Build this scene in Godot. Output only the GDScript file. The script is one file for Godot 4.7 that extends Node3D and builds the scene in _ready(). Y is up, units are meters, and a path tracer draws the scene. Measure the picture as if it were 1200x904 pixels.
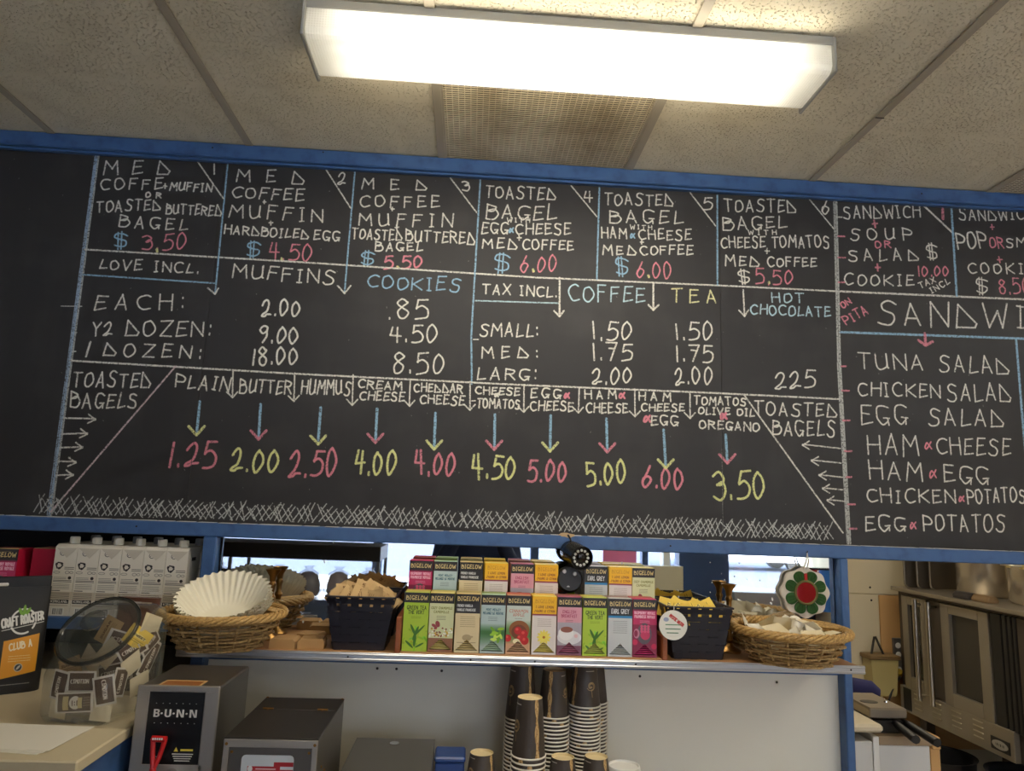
extends Node3D
# Cafe counter under a hand-lettered chalkboard menu. World: x along the board, y up, z from the board towards the room; board face at z = 0.

var M := {}
var taken := {}
var rng := RandomNumberGenerator.new()
var grain := PackedByteArray()
var panels := []
const CEIL := 2.70
const PPM := 1250.0
const GLYPH := {
	"A": "00 49 80;23 63", "B": "00 09;~09 58 77 55 15;~15 66 94 92 60 00", "C": "~98 69 28 05 12 40 91", "D": "00 19 92 80 00", "E": "91 00 19 99;15 75", "F": "00 19 99;15 75",
	"G": "~98 59 18 04 12 40 82;53 93;83 80", "H": "00 09;90 99;05 95", "I": "49 40;19 79;10 70", "K": "00 09;99 04;24 90", "L": "29 00 91", "M": "00 19 54 89 90", "N": "00 09 90 99",
	"O": "~59 18 04 11 40 82 95 78 59", "P": "00 09;~09 68 96 74 04", "R": "00 09;~09 68 87 65 05;35 90", "S": "~98 59 28 26 45 74 82 60 20 01", "T": "49 40;09 99", "U": "~09 03 20 61 83 89;~89 82 91",
	"V": "09 40 99", "W": "09 20 56 70 99", "X": "09 90;00 99", "Y": "09 45 99;45 40", "Z": "09 99 00 90", "J": "~89 83 60 20 02",
	"0": "~49 17 03 20 51 84 77 49", "1": "40 49", "2": "~06 28 59 77 53 11 00 30 51 91", "3": "~08 49 87 65 35;~35 76 93 60 01", "4": "29 04 94;69 60", "5": "99 29 15;~15 56 94 81 40 00",
	"6": "~79 35 02 30 72 84 55 14 02", "7": "09 99 30;26 76", "8": "~78 49 17 45 83 60 20 13 45 87 78", "9": "~86 45 17 49 88 86 83 40",
	"$": "~97 68 28 16 45 84 82 51 12;39 30;59 50", "+": "42 48;15 85", ":": "46 47;41 42", ".": "40 41", "@": "~91 65 38 16 03 11 32 65 99", "&": "~91 65 38 16 03 11 32 65 99", "-": "14 84", "'": "49 46"}
const NARROW := {"I": .55, "1": .3, ".": .22, ":": .25, "M": 1.25, "W": 1.35, " ": .55, "L": .8, "+": .8, "E": .85, "F": .85, "D": 1.12, "'": .25}

# ---------------------------------------------------------------- scene helpers
func numbered(called: String) -> String:
	if not taken.has(called):
		taken[called] = 0
		return called
	taken[called] += 1
	return "%s_%03d" % [called, taken[called]]

func tag(o: Node, label: String, category := "", group := "") -> Node:
	if label != "": o.set_meta("label", label)
	if category != "": o.set_meta("category", category)
	if group != "": o.set_meta("group", group)
	return o

func thing(called: String, label: String, category: String, at := Vector3.ZERO, turn := 0.0, group := "") -> Node3D:
	var o := Node3D.new()
	o.name = numbered(called)
	add_child(o)
	o.position = at
	o.rotation.y = turn
	tag(o, label, category, group)
	return o

func dup(src: Node3D, called: String, at: Vector3, turn := 0.0, label := "", group := "") -> Node3D:
	var o: Node3D = src.duplicate()
	o.name = numbered(called)
	add_child(o)
	o.position = at
	o.rotation = Vector3(0, turn, 0)
	tag(o, label, "", group)
	return o

func new_st() -> SurfaceTool:
	var s := SurfaceTool.new()
	s.begin(Mesh.PRIMITIVE_TRIANGLES)
	s.set_smooth_group(-1)
	s.set_uv(Vector2.ZERO)
	return s

func mesh_of(s: SurfaceTool) -> ArrayMesh:
	s.generate_normals()
	return s.commit()

func put(s, called: String, mat: Material, parent: Node = self, at := Vector3.ZERO) -> MeshInstance3D:
	var o := MeshInstance3D.new()
	o.mesh = s if s is Mesh else mesh_of(s)
	o.name = numbered(called) if parent == self else called
	o.material_override = mat
	parent.add_child(o, true)
	o.position = at
	return o

func struct(s, called: String, mat: Material, parent: Node = self, at := Vector3.ZERO) -> MeshInstance3D:
	var o := put(s, called, mat, parent, at)
	if parent == self: o.set_meta("kind", "structure")
	return o

# ---------------------------------------------------------------- shapes
func face(s: SurfaceTool, pts: Array, out_dir: Vector3, uv: Array = []):
	var n: Vector3 = (pts[1] - pts[0]).cross(pts[2] - pts[0])
	var p := pts
	var u := uv
	if n.dot(out_dir) < 0.0:
		p = pts.duplicate(); p.reverse()
		u = uv.duplicate(); u.reverse()
	for i in range(1, p.size() - 1):
		for k in [0, i + 1, i]:
			s.set_uv(u[k] if u.size() > 0 else Vector2.ZERO)
			s.add_vertex(p[k])

func box(s: SurfaceTool, c: Vector3, size: Vector3, bev := 0.0, b := Basis()):
	var h := size * .5
	var e: float = min(bev, min(h.x, min(h.y, h.z)) * .9)
	var corner := func(sg: Vector3, ax: int) -> Vector3:
		var q := Vector3(sg.x * (h.x - e), sg.y * (h.y - e), sg.z * (h.z - e))
		q[ax] = sg[ax] * h[ax]
		return c + b * q
	for ax in 3:
		for sg in [-1.0, 1.0]:
			var u := (ax + 1) % 3
			var v := (ax + 2) % 3
			var pts := []
			for k in [[-1., -1.], [1., -1.], [1., 1.], [-1., 1.]]:
				var g := Vector3.ZERO
				g[ax] = sg; g[u] = k[0]; g[v] = k[1]
				pts.append(corner.call(g, ax))
			var od := Vector3.ZERO
			od[ax] = sg
			face(s, pts, b * od)
	if e <= 0.0: return
	for ax in 3:
		var u := (ax + 1) % 3
		var v := (ax + 2) % 3
		for a in [-1., 1.]:
			for d in [-1., 1.]:
				var g0 := Vector3.ZERO
				g0[u] = a; g0[v] = d; g0[ax] = -1
				var g1 := g0
				g1[ax] = 1
				var od := Vector3.ZERO
				od[u] = a; od[v] = d
				face(s, [corner.call(g0, u), corner.call(g1, u), corner.call(g1, v), corner.call(g0, v)], b * od)
	for a in [-1., 1.]:
		for d in [-1., 1.]:
			for f in [-1., 1.]:
				var g := Vector3(a, d, f)
				face(s, [corner.call(g, 0), corner.call(g, 1), corner.call(g, 2)], b * g)

func bx(lo: Vector3, hi: Vector3, bev := 0.0) -> SurfaceTool:
	var s := new_st()
	box(s, (lo + hi) * .5, hi - lo, bev)
	return s

# profile points (radius, height), listed bottom to top on the outside; uv: u round, v up
func lathe(s: SurfaceTool, prof: Array, segs := 24, xf := Transform3D(), crease := .7, wave := 0.0, lobes := 0):
	var sg := 1
	var old := Vector2.ZERO
	var total := 0.0
	for i in prof.size() - 1: total += prof[i].distance_to(prof[i + 1])
	var run := 0.0
	for i in prof.size() - 1:
		var a: Vector2 = prof[i]
		var c: Vector2 = prof[i + 1]
		var d := (c - a).normalized()
		if i > 0 and d.dot(old) < crease: sg += 1
		old = d
		s.set_smooth_group(sg)
		var v0 := run / total
		run += a.distance_to(c)
		var v1 := run / total
		for k in segs:
			var t0 := TAU * k / segs
			var t1 := TAU * (k + 1) / segs
			var w0 := 1.0
			var w1 := 1.0
			if wave > 0.0:
				w0 = 1.0 + wave * cos(lobes * t0); w1 = 1.0 + wave * cos(lobes * t1)
			var p := [xf * Vector3(a.x * w0 * sin(t0), a.y, a.x * w0 * cos(t0)), xf * Vector3(a.x * w1 * sin(t1), a.y, a.x * w1 * cos(t1)), xf * Vector3(c.x * w1 * sin(t1), c.y, c.x * w1 * cos(t1)), xf * Vector3(c.x * w0 * sin(t0), c.y, c.x * w0 * cos(t0))]
			var uv := [Vector2(float(k) / segs, 1 - v0), Vector2(float(k + 1) / segs, 1 - v0), Vector2(float(k + 1) / segs, 1 - v1), Vector2(float(k) / segs, 1 - v1)]
			for tri in [[0, 2, 1], [0, 3, 2]]:
				if p[tri[0]].is_equal_approx(p[tri[1]]) or p[tri[1]].is_equal_approx(p[tri[2]]) or p[tri[0]].is_equal_approx(p[tri[2]]): continue
				for j in tri:
					s.set_uv(uv[j])
					s.add_vertex(p[j])
	s.set_smooth_group(-1)

func tube(s: SurfaceTool, pts: Array, r, segs := 6, closed := false):
	var n := pts.size()
	var rings := []
	var up := Vector3.UP
	for i in n:
		var a: Vector3 = pts[(i - 1 + n) % n] if closed or i > 0 else pts[i]
		var c: Vector3 = pts[(i + 1) % n] if closed or i < n - 1 else pts[i]
		var d := (c - a).normalized()
		if i == 0 and abs(d.dot(up)) > .9: up = Vector3.RIGHT
		var side := up.cross(d).normalized()
		up = d.cross(side).normalized()
		var rr: float = r[i] if r is Array else r
		var ring := []
		for k in segs:
			var t := TAU * k / segs
			ring.append(pts[i] + (side * cos(t) + up * sin(t)) * rr)
		rings.append(ring)
	s.set_smooth_group(1)
	for i in (n if closed else n - 1):
		var a: Array = rings[i]
		var c: Array = rings[(i + 1) % n]
		for k in segs:
			var k1 := (k + 1) % segs
			for q in [a[k], c[k1], a[k1], a[k], c[k], c[k1]]: s.add_vertex(q)
	s.set_smooth_group(-1)
	if not closed:
		face(s, rings[0], pts[0] - pts[1])
		face(s, rings[n - 1], pts[n - 1] - pts[n - 2])

# a polygon in the local xy plane, pushed from z = 0 to z = depth
func prism(s: SurfaceTool, poly: PackedVector2Array, depth: float, xf := Transform3D(), uv_size := Vector2.ZERO):
	var idx := Geometry2D.triangulate_polygon(poly)
	for zi in [0.0, depth]:
		var od: Vector3 = xf.basis * Vector3(0, 0, (1.0 if zi > 0 else -1.0) * sign(depth))
		for i in range(0, idx.size(), 3):
			var pts := []
			var uv := []
			for k in 3:
				var q := poly[idx[i + k]]
				pts.append(xf * Vector3(q.x, q.y, zi))
				if uv_size != Vector2.ZERO: uv.append(Vector2(q.x / uv_size.x + .5, .5 - q.y / uv_size.y))
			face(s, pts, od, uv)
	var cw := Geometry2D.is_polygon_clockwise(poly)
	for i in poly.size():
		var a := poly[i]
		var c := poly[(i + 1) % poly.size()]
		var e := c - a
		var n := Vector2(e.y, -e.x) * (-1.0 if cw else 1.0)
		var uv := []
		if uv_size != Vector2.ZERO: for k in 4: uv.append(Vector2(.5, .001))
		face(s, [xf * Vector3(a.x, a.y, 0), xf * Vector3(c.x, c.y, 0), xf * Vector3(c.x, c.y, depth), xf * Vector3(a.x, a.y, depth)], xf.basis * Vector3(n.x, n.y, 0), uv)

func ellipse(rx: float, ry: float, n := 24) -> PackedVector2Array:
	var p := PackedVector2Array()
	for i in n: p.append(Vector2(rx * cos(TAU * i / n), ry * sin(TAU * i / n)))
	return p

func xf(at: Vector3, rx := 0.0, ry := 0.0, rz := 0.0) -> Transform3D:
	return Transform3D(Basis.from_euler(Vector3(deg_to_rad(rx), deg_to_rad(ry), deg_to_rad(rz))), at)

# ---------------------------------------------------------------- materials and pictures
func mat(key: String, col: Color, rough := .7, metal := 0.0) -> StandardMaterial3D:
	var m := StandardMaterial3D.new()
	m.resource_name = key
	m.albedo_color = col
	m.roughness = rough
	m.metallic = metal
	M[key] = m
	return m

func rgb(r: int, g: int, b: int) -> Color:
	return Color8(r, g, b)

func noise_tex(freq: float, ramp: Array, size := 512, kind := FastNoiseLite.TYPE_SIMPLEX_SMOOTH, seed_ := 1, octaves := 4) -> NoiseTexture2D:
	var n := FastNoiseLite.new()
	n.noise_type = kind
	n.frequency = freq
	n.seed = seed_
	n.fractal_octaves = octaves
	var t := NoiseTexture2D.new()
	t.width = size; t.height = size
	t.seamless = true
	t.noise = n
	if ramp.size() > 0:
		var g := Gradient.new()
		g.offsets = PackedFloat32Array(ramp.map(func(q): return q[0]))
		g.colors = PackedColorArray(ramp.map(func(q): return q[1]))
		t.color_ramp = g
	return t

func tri_map(m: StandardMaterial3D, tex: Texture2D, repeat_m: float):
	m.albedo_texture = tex
	m.uv1_triplanar = true
	m.uv1_world_triplanar = true
	m.uv1_scale = Vector3.ONE / repeat_m

func tex_mat(key: String, img: Image, rough := .55) -> StandardMaterial3D:
	var m := mat(key, Color.WHITE, rough)
	m.albedo_texture = ImageTexture.create_from_image(img)
	return m

func canvas(w: int, h: int, c: Color) -> Image:
	var i := Image.create(w, h, false, Image.FORMAT_RGB8)
	i.fill(c)
	return i

func dab(img: Image, a: Vector2, b: Vector2, w: float, col: Color, rough := 0.0):
	var r := w * .5 + 1.0
	var x0 := maxi(0, int(minf(a.x, b.x) - r)); var x1 := mini(img.get_width() - 1, int(maxf(a.x, b.x) + r))
	var y0 := maxi(0, int(minf(a.y, b.y) - r)); var y1 := mini(img.get_height() - 1, int(maxf(a.y, b.y) + r))
	var e := b - a
	var l2 := maxf(e.length_squared(), 1e-6)
	for y in range(y0, y1 + 1):
		for x in range(x0, x1 + 1):
			var p := Vector2(x + .5, y + .5)
			var t := clampf((p - a).dot(e) / l2, 0, 1)
			var d := p.distance_to(a + e * t)
			if d > r: continue
			var k := clampf(w * .5 + .5 - d, 0, 1)
			if rough > 0.0:
				var g: float = grain[((y & 511) << 9) | (x & 511)] / 255.0
				k *= clampf((g - rough * .55 - .2 * (d / r)) * 2.6 + .62, 0, 1) * .95
			if k > .01: img.set_pixel(x, y, img.get_pixel(x, y).lerp(col, k))

func line(img: Image, a: Vector2, b: Vector2, w: float, col: Color, rough := 0.0):
	var n := maxi(1, int(a.distance_to(b) / 24.0))
	for i in n: dab(img, a.lerp(b, float(i) / n), a.lerp(b, float(i + 1) / n), w, col, rough)

func smooth(p: Array) -> Array:
	var out := []
	for i in p.size() - 1:
		var a: Vector2 = p[maxi(i - 1, 0)]
		var d: Vector2 = p[mini(i + 2, p.size() - 1)]
		for k in 4: out.append(p[i].cubic_interpolate(p[i + 1], a, d, k / 4.0))
	out.append(p[-1])
	return out

# strokes of a text, as arrays of points: x along p0 -> p1, y up
func strokes(text: String, width: float, height: float, jitter: float) -> Array:
	var total := 0.0
	for ch in text: total += NARROW.get(ch, 1.0)
	var n := text.length()
	var k := minf(width / (total + .42 * (n - 1)), height * .80)
	var gap := (width / k - total) / maxf(n - 1, 1)
	var x := 0.0
	var out := []
	for ch in text:
		var w: float = NARROW.get(ch, 1.0)
		if GLYPH.has(ch):
			var hh := height * (1.0 + rng.randf_range(-.09, .09) * jitter)
			var dy := height * rng.randf_range(-.05, .05) * jitter
			var sl := rng.randf_range(-.05, .09) * jitter
			for piece in GLYPH[ch].split(";"):
				var curved: bool = piece.begins_with("~")
				var pts := []
				for q in piece.trim_prefix("~").split(" "):
					var fx := (int(q[0]) / 9.0 + rng.randf_range(-.03, .03) * jitter)
					var fy := int(q[1]) / 9.0 + rng.randf_range(-.03, .03) * jitter
					pts.append(Vector2((x + fx * w) * k + sl * fy * height, fy * hh + dy))
				out.append(smooth(pts) if curved else pts)
		x += w + gap
	return out

func print_text(img: Image, text: String, x: float, y: float, w: float, h: float, pen: float, col: Color, turn := 0.0):
	for s in strokes(text, w, h, 0.0):
		for i in s.size() - 1:
			dab(img, Vector2(x, y) + Vector2(s[i].x, -s[i].y).rotated(turn), Vector2(x, y) + Vector2(s[i + 1].x, -s[i + 1].y).rotated(turn), pen, col)

func blot(img: Image, c: Vector2, rx: float, ry: float, col: Color, turn := 0.0):
	var r := maxf(rx, ry) + 1
	for y in range(maxi(0, int(c.y - r)), mini(img.get_height(), int(c.y + r) + 1)):
		for x in range(maxi(0, int(c.x - r)), mini(img.get_width(), int(c.x + r) + 1)):
			var p := (Vector2(x + .5, y + .5) - c).rotated(-turn)
			var d := Vector2(p.x / rx, p.y / ry).length()
			var k := clampf((1.0 - d) * minf(rx, ry) + .5, 0, 1)
			if k > 0.0: img.set_pixel(x, y, img.get_pixel(x, y).lerp(col, k))

func scribble_lines(img: Image, x: float, y: float, w: float, rows: int, step: float, pen: float, col: Color):
	for r in rows:
		var px := x
		while px < x + w:
			var l := rng.randf_range(3, 11)
			dab(img, Vector2(px, y + r * step), Vector2(minf(px + l, x + w), y + r * step), pen, col)
			px += l + rng.randf_range(1.5, 3.5)

# ---------------------------------------------------------------- chalk on the board
const CHALK := [Color8(216, 214, 202), Color8(212, 126, 140), Color8(138, 178, 204), Color8(212, 214, 142), Color8(218, 214, 158), Color8(176, 206, 214), Color8(150, 172, 196), Color8(184, 186, 180), Color8(206, 184, 184)]

func chalk_px(a: Vector2, b: Vector2, w: float, ci: int, rough := .42):
	for p in panels:
		var ax: float = (a.x - p.x0) * PPM; var bxx: float = (b.x - p.x0) * PPM
		if maxf(ax, bxx) < -10 or minf(ax, bxx) > p.img.get_width() + 10: continue
		line(p.img, Vector2(ax, (2.66 - a.y) * PPM), Vector2(bxx, (2.66 - b.y) * PPM), w * PPM, CHALK[ci], rough)

func chalk(x0: float, y0: float, x1: float, y1: float, w: float, ci: int):
	var a := Vector2(x0, y0)
	var b := Vector2(x1, y1)
	if ci >= 6 and ci <= 7: # several passes side by side
		var n := (b - a).orthogonal().normalized()
		for k in 6: chalk_px(a + n * (k - 2.5) * w * .17 + n * rng.randf_range(-.0008, .0008), b + n * (k - 2.5) * w * .17 + n * rng.randf_range(-.001, .001), w * .2, 6 if (ci == 6 and k > 1) else 7, .5)
	else:
		chalk_px(a, b, w, ci)

func word(text: String, x0: float, y0: float, x1: float, y1: float, h: float, ci: int, w: float):
	var a := Vector2(x0, y0)
	var d := Vector2(x1 - x0, y1 - y0)
	var u := d.normalized()
	for s in strokes(text, d.length(), h * .94, 1.0):
		for i in s.size() - 1:
			chalk_px(a + u * s[i].x - u.orthogonal() * s[i].y, a + u * s[i + 1].x - u.orthogonal() * s[i + 1].y, w * .92, ci, .36)

func menu_text():
	word("MED", -1.201, 2.584, -1.000, 2.598, 0.0460, 0, 0.0056)
	word("COFFE", -1.205, 2.534, -1.015, 2.546, 0.0370, 0, 0.0056)
	word("+MUFFIN", -1.014, 2.544, -0.864, 2.547, 0.0280, 0, 0.0056)
	word("OR", -1.064, 2.516, -1.017, 2.517, 0.0190, 0, 0.0056)
	word("TOASTED", -1.207, 2.457, -1.014, 2.477, 0.0380, 0, 0.0056)
	word("BUTTERED", -0.995, 2.467, -0.827, 2.469, 0.0340, 0, 0.0056)
	word("BAGEL", -1.133, 2.414, -0.924, 2.416, 0.0390, 0, 0.0056)
	word("$", -1.142, 2.343, -1.100, 2.346, 0.0610, 2, 0.0056)
	word("3.50", -1.053, 2.341, -0.920, 2.356, 0.0530, 1, 0.0056)
	word("LOVE INCL.", -1.173, 2.275, -0.874, 2.276, 0.0330, 0, 0.0056)
	word("1", -0.865, 2.606, -0.854, 2.607, 0.0340, 0, 0.0056)
	word("EACH:", -1.171, 2.146, -0.905, 2.158, 0.0510, 0, 0.0056)
	word("Y2", -1.168, 2.064, -1.111, 2.067, 0.0420, 0, 0.0056)
	word("DOZEN:", -1.070, 2.069, -0.817, 2.080, 0.0480, 0, 0.0056)
	word("DOZEN:", -1.127, 2.003, -0.837, 2.007, 0.0420, 0, 0.0056)
	word("2.00", -0.669, 2.152, -0.553, 2.157, 0.0520, 0, 0.0067)
	word("9.00", -0.672, 2.066, -0.551, 2.072, 0.0540, 0, 0.0067)
	word("18.00", -0.685, 1.997, -0.547, 2.004, 0.0540, 0, 0.0067)
	word("MUFFINS", -0.771, 2.268, -0.456, 2.266, 0.0470, 0, 0.0056)
	word("COOKIES", -0.353, 2.261, -0.064, 2.263, 0.0440, 2, 0.0056)
	word("MED", -0.790, 2.589, -0.580, 2.594, 0.0430, 0, 0.0056)
	word("COFFEE", -0.799, 2.534, -0.574, 2.534, 0.0400, 0, 0.0056)
	word("+", -0.701, 2.514, -0.677, 2.516, 0.0170, 0, 0.0056)
	word("MUFFIN", -0.802, 2.465, -0.510, 2.469, 0.0450, 0, 0.0056)
	word("+", -0.676, 2.444, -0.647, 2.446, 0.0230, 0, 0.0056)
	word("HARDBOILED", -0.810, 2.411, -0.550, 2.409, 0.0300, 0, 0.0056)
	word("EGG", -0.532, 2.408, -0.452, 2.407, 0.0310, 0, 0.0056)
	word("$", -0.739, 2.336, -0.695, 2.339, 0.0620, 2, 0.0056)
	word("4.50", -0.666, 2.335, -0.531, 2.337, 0.0560, 1, 0.0056)
	word("2", -0.472, 2.599, -0.449, 2.600, 0.0400, 0, 0.0056)
	word("MED", -0.395, 2.586, -0.188, 2.595, 0.0400, 0, 0.0056)
	word("COFFEE", -0.396, 2.528, -0.143, 2.538, 0.0400, 0, 0.0056)
	word("+", -0.298, 2.515, -0.273, 2.517, 0.0200, 0, 0.0056)
	word("MUFFIN", -0.395, 2.464, -0.099, 2.477, 0.0430, 0, 0.0056)
	word("+", -0.280, 2.451, -0.258, 2.453, 0.0230, 0, 0.0056)
	word("TOASTED", -0.413, 2.418, -0.256, 2.421, 0.0360, 0, 0.0056)
	word("BUTTERED", -0.243, 2.421, -0.025, 2.422, 0.0380, 0, 0.0056)
	word("BAGEL", -0.337, 2.382, -0.189, 2.390, 0.0300, 0, 0.0056)
	word("$", -0.384, 2.329, -0.323, 2.332, 0.0590, 2, 0.0056)
	word("5.50", -0.306, 2.325, -0.186, 2.335, 0.0420, 1, 0.0067)
	word("3", -0.071, 2.601, -0.048, 2.603, 0.0380, 0, 0.0056)
	word(".85", -0.282, 2.162, -0.158, 2.169, 0.0670, 0, 0.0061)
	word("4.50", -0.272, 2.090, -0.125, 2.094, 0.0570, 0, 0.0061)
	word("8.50", -0.258, 1.990, -0.098, 2.000, 0.0700, 0, 0.0061)
	word("TOASTED", 0.003, 2.585, 0.231, 2.589, 0.0420, 0, 0.0056)
	word("BAGEL", 0.009, 2.512, 0.237, 2.521, 0.0520, 0, 0.0056)
	word("WITH", 0.077, 2.503, 0.150, 2.507, 0.0160, 0, 0.0039)
	word("EGG", -0.003, 2.461, 0.081, 2.463, 0.0380, 0, 0.0056)
	word("@", 0.085, 2.466, 0.104, 2.468, 0.0170, 2, 0.0056)
	word("CHEESE", 0.106, 2.465, 0.284, 2.473, 0.0370, 0, 0.0056)
	word("+", 0.111, 2.438, 0.136, 2.439, 0.0260, 0, 0.0056)
	word("MED", 0.002, 2.411, 0.112, 2.415, 0.0340, 0, 0.0056)
	word("COFFEE", 0.131, 2.416, 0.294, 2.422, 0.0350, 0, 0.0056)
	word("$", 0.038, 2.333, 0.090, 2.336, 0.0740, 2, 0.0056)
	word("6.00", 0.127, 2.340, 0.243, 2.346, 0.0570, 1, 0.0056)
	word("4", 0.326, 2.588, 0.352, 2.590, 0.0440, 0, 0.0056)
	word("TOASTED", 0.394, 2.584, 0.620, 2.592, 0.0410, 0, 0.0056)
	word("BAGEL", 0.412, 2.523, 0.654, 2.533, 0.0470, 0, 0.0056)
	word("WITH", 0.479, 2.505, 0.550, 2.508, 0.0150, 0, 0.0039)
	word("HAM", 0.386, 2.469, 0.468, 2.471, 0.0380, 0, 0.0056)
	word("@", 0.480, 2.473, 0.502, 2.474, 0.0180, 2, 0.0056)
	word("CHEESE", 0.508, 2.472, 0.680, 2.479, 0.0350, 0, 0.0056)
	word("+", 0.511, 2.450, 0.533, 2.451, 0.0200, 0, 0.0056)
	word("MED", 0.391, 2.413, 0.498, 2.417, 0.0320, 0, 0.0056)
	word("COFFEE", 0.514, 2.420, 0.686, 2.428, 0.0320, 0, 0.0056)
	word("$", 0.431, 2.339, 0.475, 2.341, 0.0660, 2, 0.0056)
	word("6.00", 0.503, 2.340, 0.617, 2.346, 0.0600, 1, 0.0056)
	word("5", 0.722, 2.589, 0.752, 2.591, 0.0450, 0, 0.0056)
	word("TOASTED", 0.793, 2.585, 1.034, 2.597, 0.0450, 0, 0.0056)
	word("BAGEL", 0.788, 2.521, 1.002, 2.541, 0.0450, 0, 0.0056)
	word("WITH", 0.871, 2.510, 0.965, 2.515, 0.0170, 0, 0.0045)
	word("CHEESE", 0.780, 2.457, 0.927, 2.469, 0.0400, 0, 0.0056)
	word("TOMATOS", 0.950, 2.470, 1.144, 2.480, 0.0420, 0, 0.0056)
	word("+", 0.924, 2.441, 0.949, 2.442, 0.0270, 0, 0.0056)
	word("MED", 0.793, 2.397, 0.904, 2.402, 0.0350, 0, 0.0056)
	word("COFFEE", 0.934, 2.403, 1.097, 2.413, 0.0320, 0, 0.0056)
	word("$", 0.834, 2.338, 0.876, 2.341, 0.0530, 0, 0.0056)
	word("5.50", 0.893, 2.342, 1.018, 2.347, 0.0530, 1, 0.0056)
	word("6", 1.124, 2.597, 1.150, 2.598, 0.0490, 0, 0.0056)
	word("TEA", 0.616, 2.266, 0.765, 2.271, 0.0450, 4, 0.0056)
	word("COFFEE", 0.285, 2.250, 0.529, 2.261, 0.0540, 5, 0.0056)
	word("TAX INCL.", 0.009, 2.261, 0.245, 2.261, 0.0340, 0, 0.0056)
	word("HOT", 0.945, 2.283, 1.050, 2.287, 0.0340, 5, 0.0056)
	word("CHOCOLATE", 0.874, 2.240, 1.138, 2.244, 0.0350, 5, 0.0056)
	word("SMALL:", 0.006, 2.122, 0.190, 2.129, 0.0440, 0, 0.0056)
	word("MED:", 0.016, 2.052, 0.192, 2.060, 0.0380, 0, 0.0056)
	word("LARG:", 0.005, 1.984, 0.189, 1.990, 0.0400, 0, 0.0056)
	word("1.50", 0.363, 2.130, 0.488, 2.136, 0.0580, 0, 0.0061)
	word("1.50", 0.630, 2.141, 0.750, 2.147, 0.0590, 0, 0.0061)
	word("1.75", 0.364, 2.061, 0.489, 2.067, 0.0550, 0, 0.0061)
	word("1.75", 0.630, 2.072, 0.749, 2.078, 0.0550, 0, 0.0061)
	word("2.00", 0.365, 1.989, 0.490, 1.994, 0.0540, 0, 0.0061)
	word("2.00", 0.629, 1.999, 0.748, 2.005, 0.0550, 0, 0.0061)
	word("225", 0.949, 2.001, 1.079, 2.007, 0.0580, 0, 0.0061)
	word("TOASTED", -1.204, 1.905, -0.978, 1.911, 0.0490, 0, 0.0056)
	word("BAGELS", -1.201, 1.841, -1.010, 1.848, 0.0470, 0, 0.0056)
	word("PLAIN", -0.903, 1.917, -0.746, 1.911, 0.0430, 0, 0.0056)
	word("BUTTER", -0.713, 1.910, -0.560, 1.912, 0.0440, 0, 0.0056)
	word("HUMMUS", -0.529, 1.913, -0.383, 1.917, 0.0450, 0, 0.0056)
	word("CREAM", -0.359, 1.941, -0.226, 1.938, 0.0260, 0, 0.0056)
	word("CHEESE", -0.351, 1.903, -0.216, 1.905, 0.0290, 0, 0.0056)
	word("CHEDDAR", -0.188, 1.937, -0.040, 1.939, 0.0260, 0, 0.0056)
	word("CHEESE", -0.168, 1.902, -0.033, 1.900, 0.0290, 0, 0.0056)
	word("CHEESE", 0.001, 1.939, 0.137, 1.939, 0.0240, 0, 0.0056)
	word("@", 0.061, 1.930, 0.079, 1.931, 0.0140, 0, 0.0056)
	word("TOMATOS", 0.007, 1.897, 0.139, 1.898, 0.0290, 0, 0.0056)
	word("EGG", 0.173, 1.934, 0.266, 1.937, 0.0300, 0, 0.0056)
	word("@", 0.277, 1.937, 0.301, 1.938, 0.0190, 1, 0.0067)
	word("CHEESE", 0.173, 1.895, 0.306, 1.898, 0.0290, 0, 0.0056)
	word("HAM", 0.342, 1.940, 0.440, 1.943, 0.0270, 0, 0.0056)
	word("@", 0.450, 1.944, 0.474, 1.945, 0.0220, 1, 0.0067)
	word("CHEESE", 0.347, 1.895, 0.476, 1.899, 0.0320, 0, 0.0056)
	word("HAM", 0.512, 1.943, 0.612, 1.943, 0.0260, 0, 0.0056)
	word("CHEESE", 0.520, 1.909, 0.655, 1.913, 0.0240, 0, 0.0056)
	word("@", 0.528, 1.871, 0.551, 1.872, 0.0250, 1, 0.0078)
	word("EGG", 0.552, 1.865, 0.636, 1.868, 0.0320, 0, 0.0056)
	word("TOMATOS", 0.688, 1.936, 0.852, 1.939, 0.0270, 0, 0.0056)
	word("OLIVE OIL", 0.701, 1.907, 0.878, 1.908, 0.0230, 0, 0.0056)
	word("@", 0.773, 1.892, 0.799, 1.894, 0.0220, 1, 0.0089)
	word("OREGANO", 0.704, 1.861, 0.894, 1.861, 0.0270, 0, 0.0056)
	word("TOASTED", 0.879, 1.913, 1.146, 1.919, 0.0450, 0, 0.0056)
	word("BAGELS", 0.937, 1.853, 1.138, 1.856, 0.0490, 0, 0.0056)
	word("1.25", -0.898, 1.678, -0.762, 1.681, 0.0780, 1, 0.0081)
	word("2.00", -0.715, 1.671, -0.577, 1.676, 0.0700, 3, 0.0081)
	word("2.50", -0.543, 1.667, -0.404, 1.668, 0.0810, 1, 0.0081)
	word("4.00", -0.350, 1.680, -0.228, 1.685, 0.0690, 3, 0.0081)
	word("4.00", -0.169, 1.685, -0.051, 1.690, 0.0700, 1, 0.0081)
	word("4.50", 0.004, 1.679, 0.133, 1.684, 0.0730, 3, 0.0081)
	word("5.00", 0.172, 1.678, 0.290, 1.682, 0.0670, 1, 0.0081)
	word("5.00", 0.355, 1.672, 0.474, 1.685, 0.0700, 3, 0.0081)
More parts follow.
